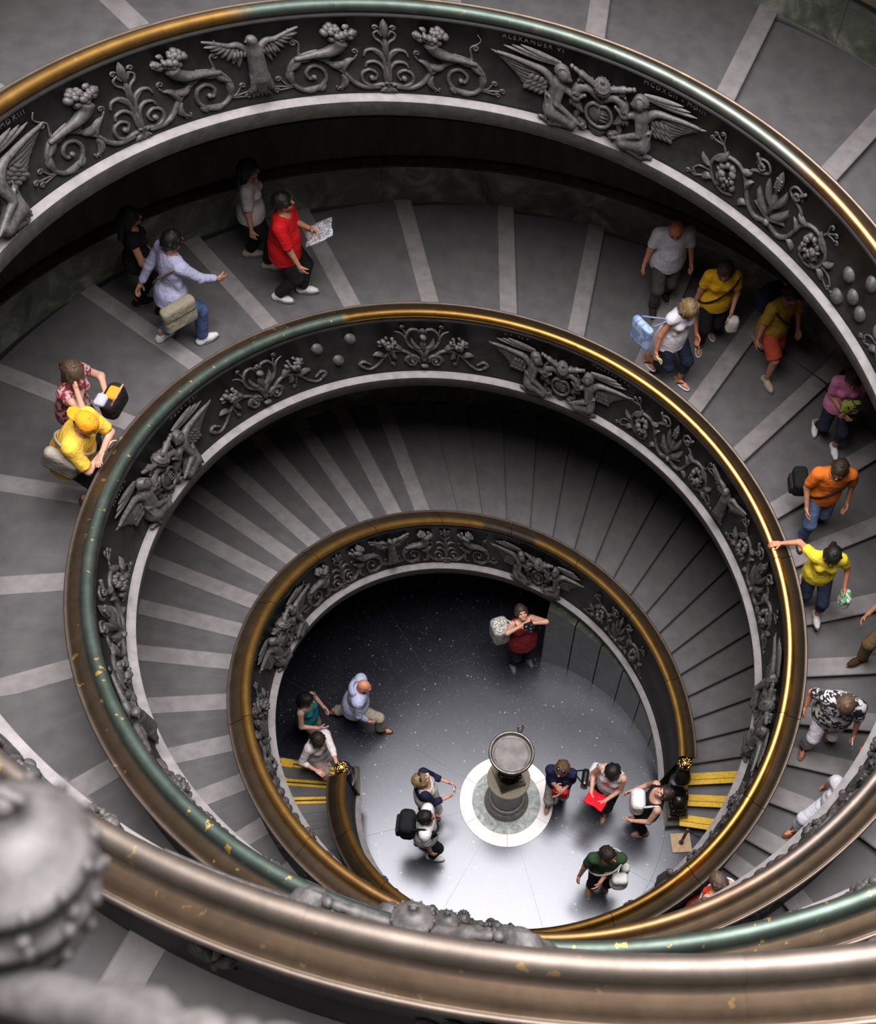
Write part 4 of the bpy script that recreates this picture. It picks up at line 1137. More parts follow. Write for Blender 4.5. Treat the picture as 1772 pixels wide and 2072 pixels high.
def make_person(name, label, loc, rz, spec, group=None):
    """spec: ht, build, legs (ankle targets), hands (targets), lean, head (yaw, pitch), clothes ..."""
    g = spec.get
    root = empty(name, tuple(loc), rz); tag(root, label, 'person', group)
    ht = g('ht', 1.70); k = ht / 1.75; fat = g('fat', 1.0); fem = g('fem', False)
    lean = math.radians(g('lean', 4)); side = math.radians(g('side', 0))
    la, ra = g('feet', ((.09, .05, .08), (-.09, -.05, .08)))     # right, left ankle (x right, y forward)
    la = vec(*la); ra = vec(*ra)
    span = abs(la[1] - ra[1]); pz = g('pz', .93 - .25 * span * span)
    pel = vec(g('pelx', (la[0] + ra[0]) / 2), g('pely', (la[1] + ra[1]) / 2 + .02), pz)
    Rt = rotx(-lean) @ roty(side)
    sp = lambda x, y, z: pel + Rt @ vec(x, y, z)
    shw = .165 if fem else .19
    chest = sp(0, .0, .34); neck = sp(0, -.005, .53); hc = neck + Rt @ vec(0, .02, .155) 
    hy, hp = g('head', (0, 0)); Rh = Rt @ rotz(math.radians(hy)) @ rotx(math.radians(hp))
    hc = neck + Rt @ vec(0, .01, .05) + Rh @ vec(0, .018, .105)
    S = [sp(shw, 0, .475), sp(-shw, 0, .475)]; Hp = [sp(.088, 0, -.02), sp(-.088, 0, -.02)]
    hands = g('hands', ((.27, .06, .80), (-.27, .06, .80)))
    if not g('fixed'): hands = tuple((h_[0], h_[1], h_[2] - .8 * (.93 - pz)) for h_ in hands)
    poles = g('poles', ((.5, -.8, -.3), (-.5, -.8, -.3)))
    E_, Wr = [], []
    for i in (0, 1):
        e, w_ = ik(S[i], vec(*hands[i]), .295, .255, vec(*poles[i])); E_.append(e); Wr.append(w_)
    K, An = [], []
    for i, a in ((0, la), (1, ra)):
        kn, an = ik(Hp[i], a, .43, .43, vec(.05 * (1 - 2 * i), 1, .1)); K.append(kn); An.append(an)
    fd = [unitv(vec(.12 * (1 - 2 * i) , 1, g('toe', (0, 0))[i])) for i in (0, 1)]
    allp = np.array([pel, chest, neck, hc, *S, *E_, *Wr, *K, *An])
    lo = allp.min(0) - .27; hi = allp.max(0) + .27
    sk = skin(g('skin', FAIR))
    # --- body: one continuous surface
    b = Sdf(lo, hi, .02)
    def torso(b, gr, kk=.05):
        b.ell(sp(0, -.005, .0), (.165 * (1.04 if fem else .98) * fat + gr, .118 * fat + gr, .13 + gr), kk, Rt)
        b.ell(sp(0, .008, .16), (.135 * (.92 if fem else 1.03) * fat + gr, (.100 * fat + (.05 if fat > 1.08 else 0)) + gr, .17 + gr), kk, Rt)
        b.ell(sp(0, .0, .35), (.160 * (.93 if fem else 1.06) * fat + gr, .108 * fat + gr, .17 + gr), kk, Rt)
        b.cap(S[0] - Rt @ vec(.03, 0, .0), S[1] + Rt @ vec(.03, 0, .0), .058 + gr, .058 + gr, kk)
        if fem:
            for q in (-1, 1): b.ell(sp(q * .07, .085, .35), (.062 + gr * .5, .06 + gr * .5, .06 + gr * .5), .03)
    torso(b, 0)
    b.cap(neck - Rt @ vec(0, 0, .05), hc - Rh @ vec(0, .02, .05), .056, .052, .03)
    for i in (0, 1):
        b.cap(S[i], E_[i], .050 * fat ** .5, .041, .03); b.cap(E_[i], Wr[i], .040, .027, .02)
        b.cap(Hp[i], K[i], .083 * fat, .056, .04); b.cap(K[i], An[i], .054, .037, .025)
        b.cap(K[i] + (An[i] - K[i]) * .12 + vec(0, -.018, 0), K[i] + (An[i] - K[i]) * .5, .046, .035, .02)
    parts = [b.arrays()]
    # --- head with a face
    h = Sdf(hc - .19, hc + .19, .0085)
    q = lambda x, y, z: hc + Rh @ vec(x, y, z)
    h.ell(hc + Rh @ vec(0, -.012, .022), (.077, .094, .094), 0, Rh); h.ell(q(0, .018, -.035), (.062, .072, .085), .03, Rh)
    h.cap(q(0, .062, -.088), q(0, .066, -.088), .026, .024, .03)
    h.cap(q(0, .088, .012), q(0, .108, -.022), .010, .0155, .012); h.cap(q(-.034, .082, .030), q(.034, .082, .030), .012, .012, .016)
    for sx in (-1, 1):
        h.ell(q(sx * .031, .096, .010), (.016, .012, .010), .006, Rh, 'cut'); h.ell(q(sx * .078, -.005, -.012), (.010, .022, .033), .008, Rh)
        h.ell(q(sx * .038, .066, -.030), (.026, .022, .024), .02, Rh)
    h.cap(q(-.018, .088, -.056), q(.018, .088, -.056), .008, .008, .006); h.cap(q(-.014, .087, -.066), q(.014, .087, -.066), .008, .008, .005)
    h.cap(q(0, -.03, -.07), neck, .052, .056, .03)
    parts.append(h.arrays())
    for i in (0, 1):
        d = unitv(Wr[i] - E_[i]); nr = vec(-(1 - 2 * i), .35, -.15)
        if g('palm'): nr = vec(*g('palm')[i])
        parts.append(hand_arrays(Wr[i], d, nr, g('curl', (.45, .45))[i], 1 if i == 0 else -1))
    # feet
    f = Sdf(np.minimum(An[0], An[1]) - .24, np.maximum(An[0], An[1]) + .24, .013)
    for i in (0, 1):
        a = An[i]; t = fd[i]
        f.cap(a + vec(0, 0, .05), a + vec(0, -.01, -.04), .036, .034, .02); f.cap(a + t * -.045 + vec(0, 0, -.045), a + t * .10 + vec(0, 0, -.05), .032, .030, .03); f.cap(a + t * .10 + vec(0, 0, -.053), a + t * .15 + vec(0, 0, -.057), .033, .022, .02)
    parts.append(f.arrays())
    mb = join(parts)
    V, Q, T = mb.arrays()
    def put(nm, V, Q, mat, par=root, T=None):
        V = np.asarray(V) * k
        return obj(nm, mesh_np(nm, V, Q, T), mat, par)
    body = put('body', V, Q, sk)
    # eyes and brows
    for sx in (-1, 1):
        mb = MB(); mb.ball(q(sx * .031, .087, .010), .0105, 8, 6)
        put('eye', *mb.arrays()[:2], fab((.03, .022, .018)), T=mb.arrays()[2])
    # --- hair
    hs = g('hair', 'short'); hcx = g('hairc', BROWNH)
    if hs != 'bald':
        s = Sdf(hc - .33, hc + .23, .011)
        gr = .0 if g('cap') else .014 if hs == 'short' else .021
        s.ell(q(0, -.018, .026), (.080 + gr, .098 + gr, .097 + gr), 0, Rh)
        if hs == 'short': s.cap(q(0, -.07, .0), q(0, -.075, -.06), .06, .04, .02)
        if hs in ('long', 'pony', 'bob'): s.cap(q(-.045, -.045, 0), q(-.055, -.045, -.09), .058, .045, .02); s.cap(q(.045, -.045, 0), q(.055, -.045, -.09), .058, .045, .02)
        if hs == 'bob': s.cap(q(-.07, .0, .0), q(-.075, .01, -.09), .035, .028, .02); s.cap(q(.07, .0, .0), q(.075, .01, -.09), .035, .028, .02)
        rh = random.Random(len(label) * 7)
        for j in range(0 if g('cap') else 16):   # locks
            a = rh.uniform(-2.6, 2.6) - PI / 2; z1 = rh.uniform(-.02, .05)
            s.cap(q(0, -.015, .115 + gr), q((.082 + gr) * math.cos(a), -.018 + (.10 + gr) * math.sin(a), z1), .012, .016, .014)
        s.ell(q(0, .112, -.055), (.072, .085, .10), 0, Rh, 'cut')
        if hs == 'long':
            s.cap(q(0, -.075, -.04), neck + Rt @ vec(0, -.11, -.16), .075, .055, .03)
            for sx in (-1, 1): s.cap(q(sx * .07, -.03, -.03), neck + Rt @ vec(sx * .10, -.06, -.10), .035, .028, .03)
        if hs == 'pony': s.cap(q(0, -.11, .03), q(0, -.15, -.04), .03, .035, .02); s.cap(q(0, -.15, -.04), q(0, -.13, -.17), .034, .015, .02)
        if hs == 'bun': s.ell(q(0, -.12, .03), (.045, .04, .045), .01, Rh)
        put('hair', *s.arrays(), hairm(hcx))
    if g('cap'):
        s = Sdf(hc - .26, hc + .26, .011)
        s.ell(q(0, -.010, .040), (.098, .116, .098), 0, Rh); s.plane(q(0, 0, .030), -(Rh @ vec(0, .12, 1)))
        pk = -1 if g('cap_back') else 1
        s.ell(q(0, pk * .135, .036), (.075, .075, .012), .012, Rh)
        c = put('cap', *s.arrays(), fab(g('cap'))); mb = MB(); mb.ball(q(0, -.01, .139), .009, 6, 5); put('cap_button', *mb.arrays()[:2], fab(g('cap')), c, mb.arrays()[2])
    if g('glasses'):
        mb = MB()
        for sx in (-1, 1):
            mb.ball(q(sx * .036, .050, .115), (.032, .026, .012), 10, 6, Rh)
        mb.tube(np.array([q(-.07, .045, .108), q(0, .07, .115), q(.07, .045, .108)]), .004, 5); put('sunglasses', *mb.arrays()[:2], GLOSS, T=mb.arrays()[2])
    # --- upper garment
    tp = g('top', {}); 
    s = Sdf(lo, hi, .0165); gr = tp.get('ease', .018)
    torso(s, gr, .06)
    hem = tp.get('hem', -.07)
    s.cap(sp(0, 0, .02), sp(0, -.0, hem), .15 * fat + gr, .155 * fat + gr + tp.get('flare', 0.0), .05)
    for q_ in (-1, 1): s.cap(sp(q_ * .055, 0, .02), sp(q_ * .06, 0, hem), .115 * fat + gr, .12 * fat + gr + tp.get('flare', 0.0), .05)
    sl = tp.get('sleeve', .6)
    for i in (0, 1):
        if sl > 0:
            if sl <= 1: s.cap(S[i], S[i] + (E_[i] - S[i]) * sl, .060 * fat ** .5 + .012, .066, .035, cut='b')
            else:
                s.cap(S[i], E_[i], .060 * fat ** .5 + .010, .056, .035); s.cap(E_[i], E_[i] + (Wr[i] - E_[i]) * (sl - 1), .054, .042, .02, cut='b')
    rng = random.Random(len(label))
    for j in range(7):   # folds
        a = rng.uniform(0, TAU); z = rng.uniform(hem + .05, .25); p0 = sp(.15 * fat * math.cos(a), .105 * fat * math.sin(a), z); p1 = sp(.15 * fat * math.cos(a + .35), .105 * fat * math.sin(a + .35), z - rng.uniform(.08, .18))
        s.cap(p0, p1, .018 + gr, .010 + gr, .03)
    s.plane(sp(0, 0, hem), -(Rt @ vec(0, 0, 1)))
    nd = tp.get('neck', .075)
    s.cap(neck + Rt @ vec(0, .035, -.01), neck + Rt @ vec(0, .05, .12), nd, nd + .03, 0, op='cut')
    if sl <= 0:
        s.cap(neck + Rt @ vec(0, .02, -.02), neck + Rt @ vec(0, .02, .15), .115, .13, 0, op='cut')
        for i in (0, 1): s.cap(S[i] + Rt @ vec(.02 * (1 - 2 * i), 0, -.06), S[i] + Rt @ vec(.06 * (1 - 2 * i), 0, .12), .075, .09, 0, op='cut')
    shirt = put('shirt', *s.arrays(), tp.get('mat') or fab(tp.get('c', (.8, .8, .8))))
    if g('jacket'):   # open cardigan: sleeves, shoulders and back
        s = Sdf(lo, hi, .0165)
        s.ell(sp(0, -.03, .33), (.170 * fat, .115 * fat, .20), .04, Rt); s.ell(sp(0, -.03, .12), (.150 * fat, .11 * fat, .16), .05, Rt)
        s.plane(sp(0, .01, .2), Rt @ vec(0, 1, 0))
        for i in (0, 1): s.cap(S[i], E_[i], .076, .062, .03); s.cap(E_[i], E_[i] + (Wr[i] - E_[i]) * .6, .060, .050, .02, cut='b')
        s.cap(neck + Rt @ vec(0, .03, -.01), neck + Rt @ vec(0, .05, .12), .085, .11, 0, op='cut')
        put('cardigan', *s.arrays(), fab(g('jacket')))
    # --- trousers, shorts or skirt
    bt = g('bot', {}); s = Sdf(lo, hi, .0165); L = bt.get('len', 1.9); e = bt.get('ease', .016)
    s.ell(sp(0, -.005, .0), (.170 * fat + .008, .122 * fat + .008, .13), .04, Rt)
    if bt.get('skirt'):
        mid = (K[0] + K[1]) / 2; end = (Hp[0] + Hp[1]) / 2 + (mid - (Hp[0] + Hp[1]) / 2) * L
        for o_ in (-.06, 0, .06): s.cap(sp(o_, 0, 0), end + vec(o_ * 1.8, 0, 0), .12 * fat, .125 * fat, .04, cut='b')
    else:
        for i in (0, 1):
            s.cap(Hp[i], K[i] if L >= 1 else Hp[i] + (K[i] - Hp[i]) * L, .092 * fat + e * .5, .062 + e if L >= 1 else .085 + e, .035, cut='b' if L < 1 else None)
            if L > 1: s.cap(K[i], K[i] + (An[i] - K[i]) * (L - 1), .060 + e, .050 + e + bt.get('flare', 0), .03, cut='b')
    s.plane(sp(0, 0, .07), Rt @ vec(0, 0, 1))
    put('skirt' if bt.get('skirt') else 'trousers' if L > 1.2 else 'shorts', *s.arrays(), fab(bt.get('c', (.03, .03, .04))))
    # --- shoes
    sh = g('shoes', 'sneaker'); sc = g('shoec', (.75, .75, .75))
    for i in (0, 1):
        a = An[i]; t = fd[i]; z = vec(0, 0, 1); sd = np.cross(t, z)
        if sh == 'flip':
            mb = MB(); n = 16; aa = np.arange(n) / n * TAU
            ring = np.array([a + t * (.055 + .135 * math.cos(x)) + sd * .047 * math.sin(x) * (1 + .15 * math.cos(x)) for x in aa])
            top = ring + z * -.074; bot = ring + z * -.088
            V = np.vstack([top, bot, [top.mean(0)], [bot.mean(0)]]); j = np.arange(n); j2 = (j + 1) % n
            mb.add(V, np.stack([j, j + n, j2 + n, j2], -1), np.vstack([np.stack([np.full(n, 2 * n), j, j2], -1), np.stack([np.full(n, 2 * n + 1), j2 + n, j + n], -1)]))
            o = put('sandal', *mb.arrays()[:2], fab(sc), T=mb.arrays()[2])
            mb = MB()
            for sx in (-1, 1): mb.tube(smooth_path(np.array([a + t * .115 + z * -.03, a + t * .06 + sd * sx * .03 + z * -.02, a + t * .01 + sd * sx * .045 + z * -.07]), 8), .007, 6)
            put('sandal_strap', *mb.arrays()[:2], fab(g('strapc', (.02, .02, .02))), o, mb.arrays()[2])
        else:
            s = Sdf(a - .25, a + .25, .012)
            s.cap(a + z * -.01, a + z * -.05 + t * -.03, .046, .044, .02); s.cap(a + t * -.045 + z * -.048, a + t * .10 + z * -.052, .040, .040, .03); s.cap(a + t * .08 + z * -.053, a + t * .155 + z * -.058, .042, .030, .03)
            s.plane(a + z * -.088, -z); s.plane(a + z * .015, z)
            o = put('shoe', *s.arrays(), fab(sc)); mb = MB(); n = 16; aa = np.arange(n) / n * TAU
            ring = np.array([a + t * (.055 + .142 * math.cos(x)) + sd * .048 * math.sin(x) for x in aa]); V = np.vstack([ring - z * .072, ring - z * .09, [ring.mean(0) - z * .09]]); j = np.arange(n); j2 = (j + 1) % n
            mb.add(V, np.stack([j, j + n, j2 + n, j2], -1), np.stack([np.full(n, 2 * n), j2 + n, j + n], -1)); put('sole', *mb.arrays()[:2], fab((.5, .5, .5)), o, mb.arrays()[2])
    # --- a strap across the body
    if g('strap'):
        a_ = np.linspace(0, TAU, 26); sx = g('strap_side', 1)
        P = np.array([sp(sx * (.165 * fat + .035) * math.cos(x), (.118 * fat + .05) * math.sin(x), .24 + .27 * math.cos(x)) for x in a_])
        mb = MB(); mb.tube(P, .014, 6, False); put('shoulder_strap', *mb.arrays()[:2], fab(g('strap')))
    return dict(root=root, k=k, W=[w_ * k for w_ in Wr], S=[s_ * k for s_ in S], pel=pel * k, chest=chest * k, Rt=Rt, hc=hc * k, rz=rz, loc=np.array(loc, float), neck=neck * k)

GLOSS = simple('dark_glossy_plastic', (.012, .012, .014), (.008, .008, .009), 5, .15)
def prop(p, name, label, cat, arr, mat, sub=None):
    """a carried thing: top-level, built in its bearer's frame and moved into place"""
    V = np.asarray(arr[0]) @ rotz(p['rz']).T + p['loc']; c = V.mean(0)
    o = obj(name, mesh_np(name, V - c, arr[1], arr[2] if len(arr) > 2 else None), mat); o.location = tuple(c); tag(o, label, cat)
    for nm, a, m_ in (sub or []):
        V = np.asarray(a[0]) @ rotz(p['rz']).T + p['loc'] - c
        obj(nm, mesh_np(nm, V, a[1], a[2] if len(a) > 2 else None), m_, o)
    return o
def bag(c, size, rr=.04, rot=None, sag=.0):
    c = np.array(c, float); m = max(size); s = Sdf(c - m * .95, c + m * .95, .014)
    s.rbox(c, size, rr, 0, rot)
    if sag: s.ell(c - vec(0, 0, size[2] * .25), (size[0] * .5 + .01, size[1] * .5 + sag, size[2] * .28), .04)
    return s.arrays()
def strap_arr(P, r=.011, n=20):
    mb = MB(); mb.tube(smooth_path(np.array(P), n), r, 6); return mb.arrays()
def sheet(c, ux, uy, w_, h_, t=.006, wav=.012):
    """thin folded sheet of paper or cloth with thickness"""
    n, m = 9, 7; ux = unitv(ux); uy = unitv(uy); nz = np.cross(ux, uy)
    A = np.linspace(-.5, .5, n)[:, None]; B = np.linspace(-.5, .5, m)[None, :]
    P = np.array(c) + (A * w_)[..., None] * ux + (B * h_)[..., None] * uy + (wav * np.sin(A * 9 + B * 4) + 0 * B)[..., None] * nz
    V = np.vstack([(P + nz * t / 2).reshape(-1, 3), (P - nz * t / 2).reshape(-1, 3)]); idx = np.arange(n * m).reshape(n, m)
    q = np.stack([idx[:-1, :-1], idx[1:, :-1], idx[1:, 1:], idx[:-1, 1:]], -1).reshape(-1, 4)
    rim = np.concatenate([idx[:, 0], idx[-1, 1:], idx[-2::-1, -1], idx[0, -2:0:-1]]); r2 = np.roll(rim, -1)
    return V, np.vstack([q, q[:, ::-1] + n * m, np.stack([rim, rim + n * m, r2 + n * m, r2], -1)])

def where(kind, px, py, to, smin=.3):
    """foot point under a pixel and the heading towards the pixel offset 'to' on the same level"""
    if kind == 'F': P = on_floor(px, py, 0.0); s = None
    else:
        P, s = on_ramp(kind, px, py, smin); P = P.copy(); P[2] = tread_z(kind, s) + .008
    P2 = on_floor(px + to[0], py + to[1], P[2]); d = P2 - P
    return P, math.atan2(d[1], d[0]) - PI / 2

WALK = ((.10, .24, .085), (-.10, -.26, .15)); WALK2 = ((.10, -.26, .15), (-.10, .24, .085)); STAND = ((.10, .02, .085), (-.10, -.03, .085)); STEP = ((.09, .14, .085), (-.09, -.12, .10))
def P_(label, kind, px, py, to, smin=.3, **spec):
    P, rz = where(kind, px, py, to, smin)
    # stand the sole of the lower foot on the tread under it
    k = spec.get('ht', 1.70) / 1.75
    if kind != 'F':
        z = []
        for f in spec.get('feet', STAND):
            q = P + rotz(rz) @ (vec(f[0], f[1], 0) * k); z.append(tread_z(kind, s_of(kind, q, smin)) + .01 - (f[2] - .088) * k * 0)
        dz = [a - P[2] for a in z]
        ft = [list(f) for f in spec.get('feet', STAND)]
        base = min(dz); P[2] += base
        for i in (0, 1): ft[i][2] = max(ft[i][2], .090 + (dz[i] - base) / k)
        spec['feet'] = tuple(tuple(f) for f in ft)
    else:
        spec['feet'] = tuple((f[0], f[1], max(f[2], .091)) for f in spec.get('feet', STAND)); P[2] = .002
    return make_person('person', label, P, rz, spec)
T_ = lambda c, sleeve=.6, **k: dict(c=c, sleeve=sleeve, **k)

# on the middle flight, from the left round to the right
p = P_('person in a sleeveless black top with long black hair walking by the wall rail', 'B', 303, 622, (40, -3), .5, ht=1.66, fem=True, feet=STEP, skin=TAN, hair='long', hairc=BLACKH, top=T_((.012, .011, .012), .25), bot=dict(c=(.02, .017, .016), len=1.9), hands=((.16, .34, 1.12), (-.25, .1, .85)), shoes='dark', shoec=(.02, .02, .02))
p = P_('person in a lavender long-sleeved shirt and blue jeans striding with a beige bag', 'B', 374, 690, (38, -18), .5, ht=1.80, feet=((.10, .17, .085), (-.10, -.20, .13)), lean=12, skin=TAN, hair='short', hairc=BLACKH, top=T_((.50, .50, .72), 1.85, hem=-.13), bot=dict(c=(.075, .12, .26), len=1.93), hands=((.20, .46, .98), (-.28, -.22, .90)), shoes='sneaker', strap=(.25, .23, .18))
prop(p, 'shoulder_bag', 'beige canvas shoulder bag hanging at the hip of the striding lavender shirt', 'bag', bag(p['pel'] + vec(.27, -.08, -.06), (.12, .40, .36), .05), fab((.34, .31, .23)), [('flap', bag(p['pel'] + vec(.275, -.08, .03), (.135, .41, .18), .05), fab((.29, .26, .19)))])
p = P_('person with a white shirt and black hair half hidden behind the red shirt', 'B', 522, 528, (40, 2), .5, ht=1.70, fem=True, feet=STEP, skin=TAN, hair='long', hairc=BLACKH, top=T_((.50, .45, .43), .8), bot=dict(c=(.015, .014, .014), len=1.9), shoes='sneaker', shoec=(.45, .40, .33))
p = P_('person in a bright red shirt and black trousers reading a newspaper on the stairs', 'B', 590, 597, (40, 5), .5, ht=1.76, feet=((.10, -.13, .12), (-.09, .12, .085)), fat=1.12, skin=TAN, hair='short', hairc=BLACKH, top=T_((.62, .010, .014), .95, hem=-.16), bot=dict(c=(.020, .017, .018), len=1.93), hands=((.26, .24, .86), (-.06, .33, 1.16)), shoes='sneaker', head=(15, 4))
prop(p, 'newspaper', 'folded grey newspaper held in front of the red shirt', 'newspaper', sheet(p['W'][1] + vec(.05, .10, .02), (1, .25, .1), (-.15, .8, .5), .30, .36), floral('newsprint', (.55, .55, .56), (.20, .20, .22), 30))
p = P_('bald person in a white polo shirt and grey trousers looking down', 'B', 1330, 612, (8, 40), .4, ht=1.74, feet=STEP, fat=1.15, lean=8, skin=RED_, hair='bald', top=T_((.66, .66, .74), .75, hem=-.14), bot=dict(c=(.075, .07, .07), len=1.93), hands=((.30, .10, .82), (-.29, .12, .82)), head=(-10, -28), shoes='dark', shoec=(.03, .025, .022))
p = P_('person in a white sleeveless blouse and navy cropped trousers stepping down in flip-flops', 'B', 1338, 752, (26, 30), .4, ht=1.72, fem=True, feet=((.11, -.18, .10), (-.10, .22, .085)), lean=9, skin=RED_, hair='bob', hairc=BLOND, top=T_((.80, .76, .84), .18, hem=-.16, flare=.02), bot=dict(c=(.018, .02, .045), len=1.55), hands=((.30, .10, .86), (-.24, .2, .9)), head=(-15, -28), shoes='flip', shoec=(.72, .70, .74), curl=(.9, .5))
prop(p, 'shopping_bag', 'pale blue shopping bag at the side of the white sleeveless blouse', 'bag', bag(p['pel'] + vec(.36, -.16, .10), (.10, .32, .38), .04), floral('blue_print', (.42, .55, .80), (.20, .30, .55), 9), [('handle', strap_arr([p['pel'] + vec(.30, -.26, .27), p['S'][0] + vec(.06, 0, .02), p['pel'] + vec(.30, -.06, .27)]), fab((.3, .4, .6)))])
prop(p, 'leaflet', 'small white and yellow leaflet in the hand of the white sleeveless blouse', 'paper', sheet(p['W'][0] + vec(.02, .08, -.08), (0, 1, .2), (.2, 0, 1), .13, .10), floral('leaflet_print', (.8, .78, .7), (.85, .65, .05), 12))
p = P_('person in a golden yellow shirt and black trousers with a dark strap across the chest', 'B', 1424, 686, (5, 40), .4, ht=1.66, fem=True, fat=1.08, feet=STEP, lean=6, skin=TAN, hair='short', hairc=BROWNH, top=T_((.78, .42, .015), .7, hem=-.13), bot=dict(c=(.014, .012, .013), len=1.85), hands=((.27, .08, .85), (-.16, .32, .98)), head=(-12, -25), shoes='flip', shoec=(.8, .75, .75), strap=(.012, .012, .012), strap_side=-1)
prop(p, 'plastic_bag', 'crumpled white plastic bag in the hand of the golden yellow shirt', 'bag', bag(p['W'][1] + vec(-.02, .08, -.13), (.15, .13, .24), .05), fab((.62, .60, .58)))
p = P_('person in a mustard shirt and red shorts with a navy backpack by the wall', 'B', 1540, 738, (22, 30), .4, ht=1.74, fat=1.05, feet=((.10, .24, .085), (-.10, -.32, .20)), lean=8, skin=TAN, hair='short', hairc=BLACKH, top=T_((.42, .27, .03), .8, hem=-.13), bot=dict(c=(.50, .075, .035), len=.95), hands=((.28, .06, .82), (-.26, .15, .85)), head=(20, -5), shoes='sneaker', shoec=(.42, .36, .28), strap=(.02, .025, .05))
prop(p, 'backpack', 'navy backpack worn over the mustard shirt', 'bag', bag(p['chest'] + p['Rt'] @ vec(0, -.23, -.06), (.30, .16, .44), .07), fab((.018, .025, .06)), [('pocket', bag(p['chest'] + p['Rt'] @ vec(0, -.33, -.14), (.22, .07, .20), .03), fab((.025, .03, .07)))])
p = P_('person in a pink T-shirt and dark cropped trousers with white shoes', 'B', 1664, 884, (4, 40), .4, ht=1.66, fem=True, feet=((.10, -.14, .10), (-.12, .18, .085)), lean=6, skin=TAN, hair='bob', hairc=BLACKH, top=T_((.72, .25, .46), .75, hem=-.10), bot=dict(c=(.025, .03, .05), len=1.5), hands=((.02, .30, 1.05), (-.03, .30, 1.10)), head=(-10, -25), shoes='sneaker', shoec=(.82, .82, .84), palm=((-1, 0, -.2), (1, 0, -.2)))
prop(p, 'green_bag', 'small lime green and black bag hugged to the pink T-shirt', 'bag', bag(p['chest'] + vec(-.02, .24, -.05), (.22, .10, .20), .04), floral('lime_print', (.42, .50, .08), (.02, .02, .02), 11))
p = P_('person in an orange T-shirt and jeans with a black shoulder bag', 'B', 1632, 1062, (4, 40), .35, ht=1.74, feet=((.10, .22, .085), (-.10, -.20, .11)), lean=8, skin=TAN, hair='short', hairc=BROWNH, top=T_((.85, .20, .025), .75, hem=-.12), bot=dict(c=(.09, .13, .24), len=1.85), hands=((.22, .26, .90), (-.26, .16, .88)), head=(-15, -12), shoes='flip', shoec=(.03, .025, .022), strap=(.012, .012, .012), strap_side=-1)
prop(p, 'camera_bag', 'black bag hanging behind the orange T-shirt', 'bag', bag(p['pel'] + vec(.28, -.10, .02), (.17, .30, .26), .05), fab((.012, .012, .013)), [('pocket', bag(p['pel'] + vec(.37, -.10, -.03), (.05, .22, .15), .02), fab((.02, .02, .02)))])
# the one holding the rail: hand target computed from the rail crest
P0, rz0 = where('B', 1634, 1222, (2, 40), .35)
s_r = .5565; hw = np.array(pol(rad('B', s_r) + .0, theta('B', s_r), zt('B', s_r) + .075)); kk = 1.60 / 1.75
hl = (rotz(-rz0) @ (hw - P0)) / kk
wv = hl - unitv(hl - vec(.17, 0, 1.37)) * .10
p = P_('person in a lemon yellow T-shirt reaching out to the gold handrail', 'B', 1634, 1222, (2, 40), .35, ht=1.60, fem=True, feet=((.10, -.26, .22), (-.09, .18, .085)), lean=8, pelx=.06, fixed=True, skin=RED_, hair='pony', hairc=BLACKH, top=T_((.86, .68, .05), .6, hem=-.11), bot=dict(c=(.025, .03, .055), len=1.5), hands=(tuple(wv), (-.24, .20, .90)), head=(-5, -18), shoes='sneaker', shoec=(.80, .70, .66), curl=(.5, .6), palm=((0, 0, -1), (1, .3, 0)))
prop(p, 'carrier_bag', 'small green and white bag in the hand of the lemon yellow T-shirt', 'bag', bag(p['W'][1] + vec(-.03, .06, -.14), (.12, .18, .22), .04), floral('green_white', (.10, .35, .14), (.72, .74, .72), 9))
p = P_('person in tan trousers and brown shoes at the edge of the wide treads', 'B', 1790, 1326, (-36, 22), .3, ht=1.78, feet=((.10, .30, .085), (-.10, -.22, .12)), lean=4, skin=TAN, hair='short', hairc=GREYH, top=T_((.62, .64, .68), .7, hem=-.06), bot=dict(c=(.17, .115, .055), len=1.93), hands=((.30, .32, .98), (-.27, .1, .82)), shoes='dark', shoec=(.06, .03, .018))
p = P_('person in a black and white floral shirt and white trousers coming down the steps', 'B', 1651, 1490, (-8, 40), .3, ht=1.70, fat=1.18, feet=((.11, .16, .085), (-.11, -.14, .10)), lean=9, skin=RED_, hair='short', hairc=(.16, .10, .06), top=dict(mat=FLORAL, sleeve=.8, hem=-.12, ease=.03), bot=dict(c=(.66, .60, .66), len=1.9, flare=.015), hands=((.32, .06, .92), (-.28, .20, .84)), head=(0, -32), shoes='flip', shoec=(.42, .22, .13))
prop(p, 'booklet', 'thin white booklet in the hand of the floral shirt', 'book', sheet(p['W'][1] + vec(-.02, .07, -.10), (0, 1, .3), (.3, 0, 1), .14, .20, .012, .004), fab((.78, .77, .80)))
p = P_('person in light blue shorts mostly hidden by the brown rail on the right', 'B', 1758, 1560, (-8, 40), .3, ht=1.72, feet=STEP, lean=6, skin=TAN, hair='short', hairc=BROWNH, top=T_((.60, .58, .72), .7), bot=dict(c=(.28, .42, .70), len=.9), shoes='dark', shoec=(.05, .03, .02))
p = P_('barefoot-looking person in pale striped trousers walking under the brown rail', 'B', 1676, 1664, (-36, 18), .3, ht=1.72, fem=True, feet=((.10, .36, .085), (-.10, -.18, .12)), lean=5, skin=RED_, hair='short', hairc=BROWNH, top=T_((.72, .70, .76), .7), bot=dict(c=(.74, .74, .82), len=1.75, flare=.02), shoes='flip', shoec=(.30, .12, .07))
p = P_('person in an orange-red dress half hidden below the brown rail', 'B', 1420, 1874, (-14, -24), .2, ht=1.66, fem=True, feet=STAND, lean=6, skin=FAIR, hair='short', hairc=(.12, .08, .055), top=T_((.66, .06, .02), .0, hem=-.12), bot=dict(c=(.66, .06, .02), len=.95, skirt=True), head=(0, -25), strap=(.75, .70, .70), shoes='flip', shoec=(.1, .05, .03))
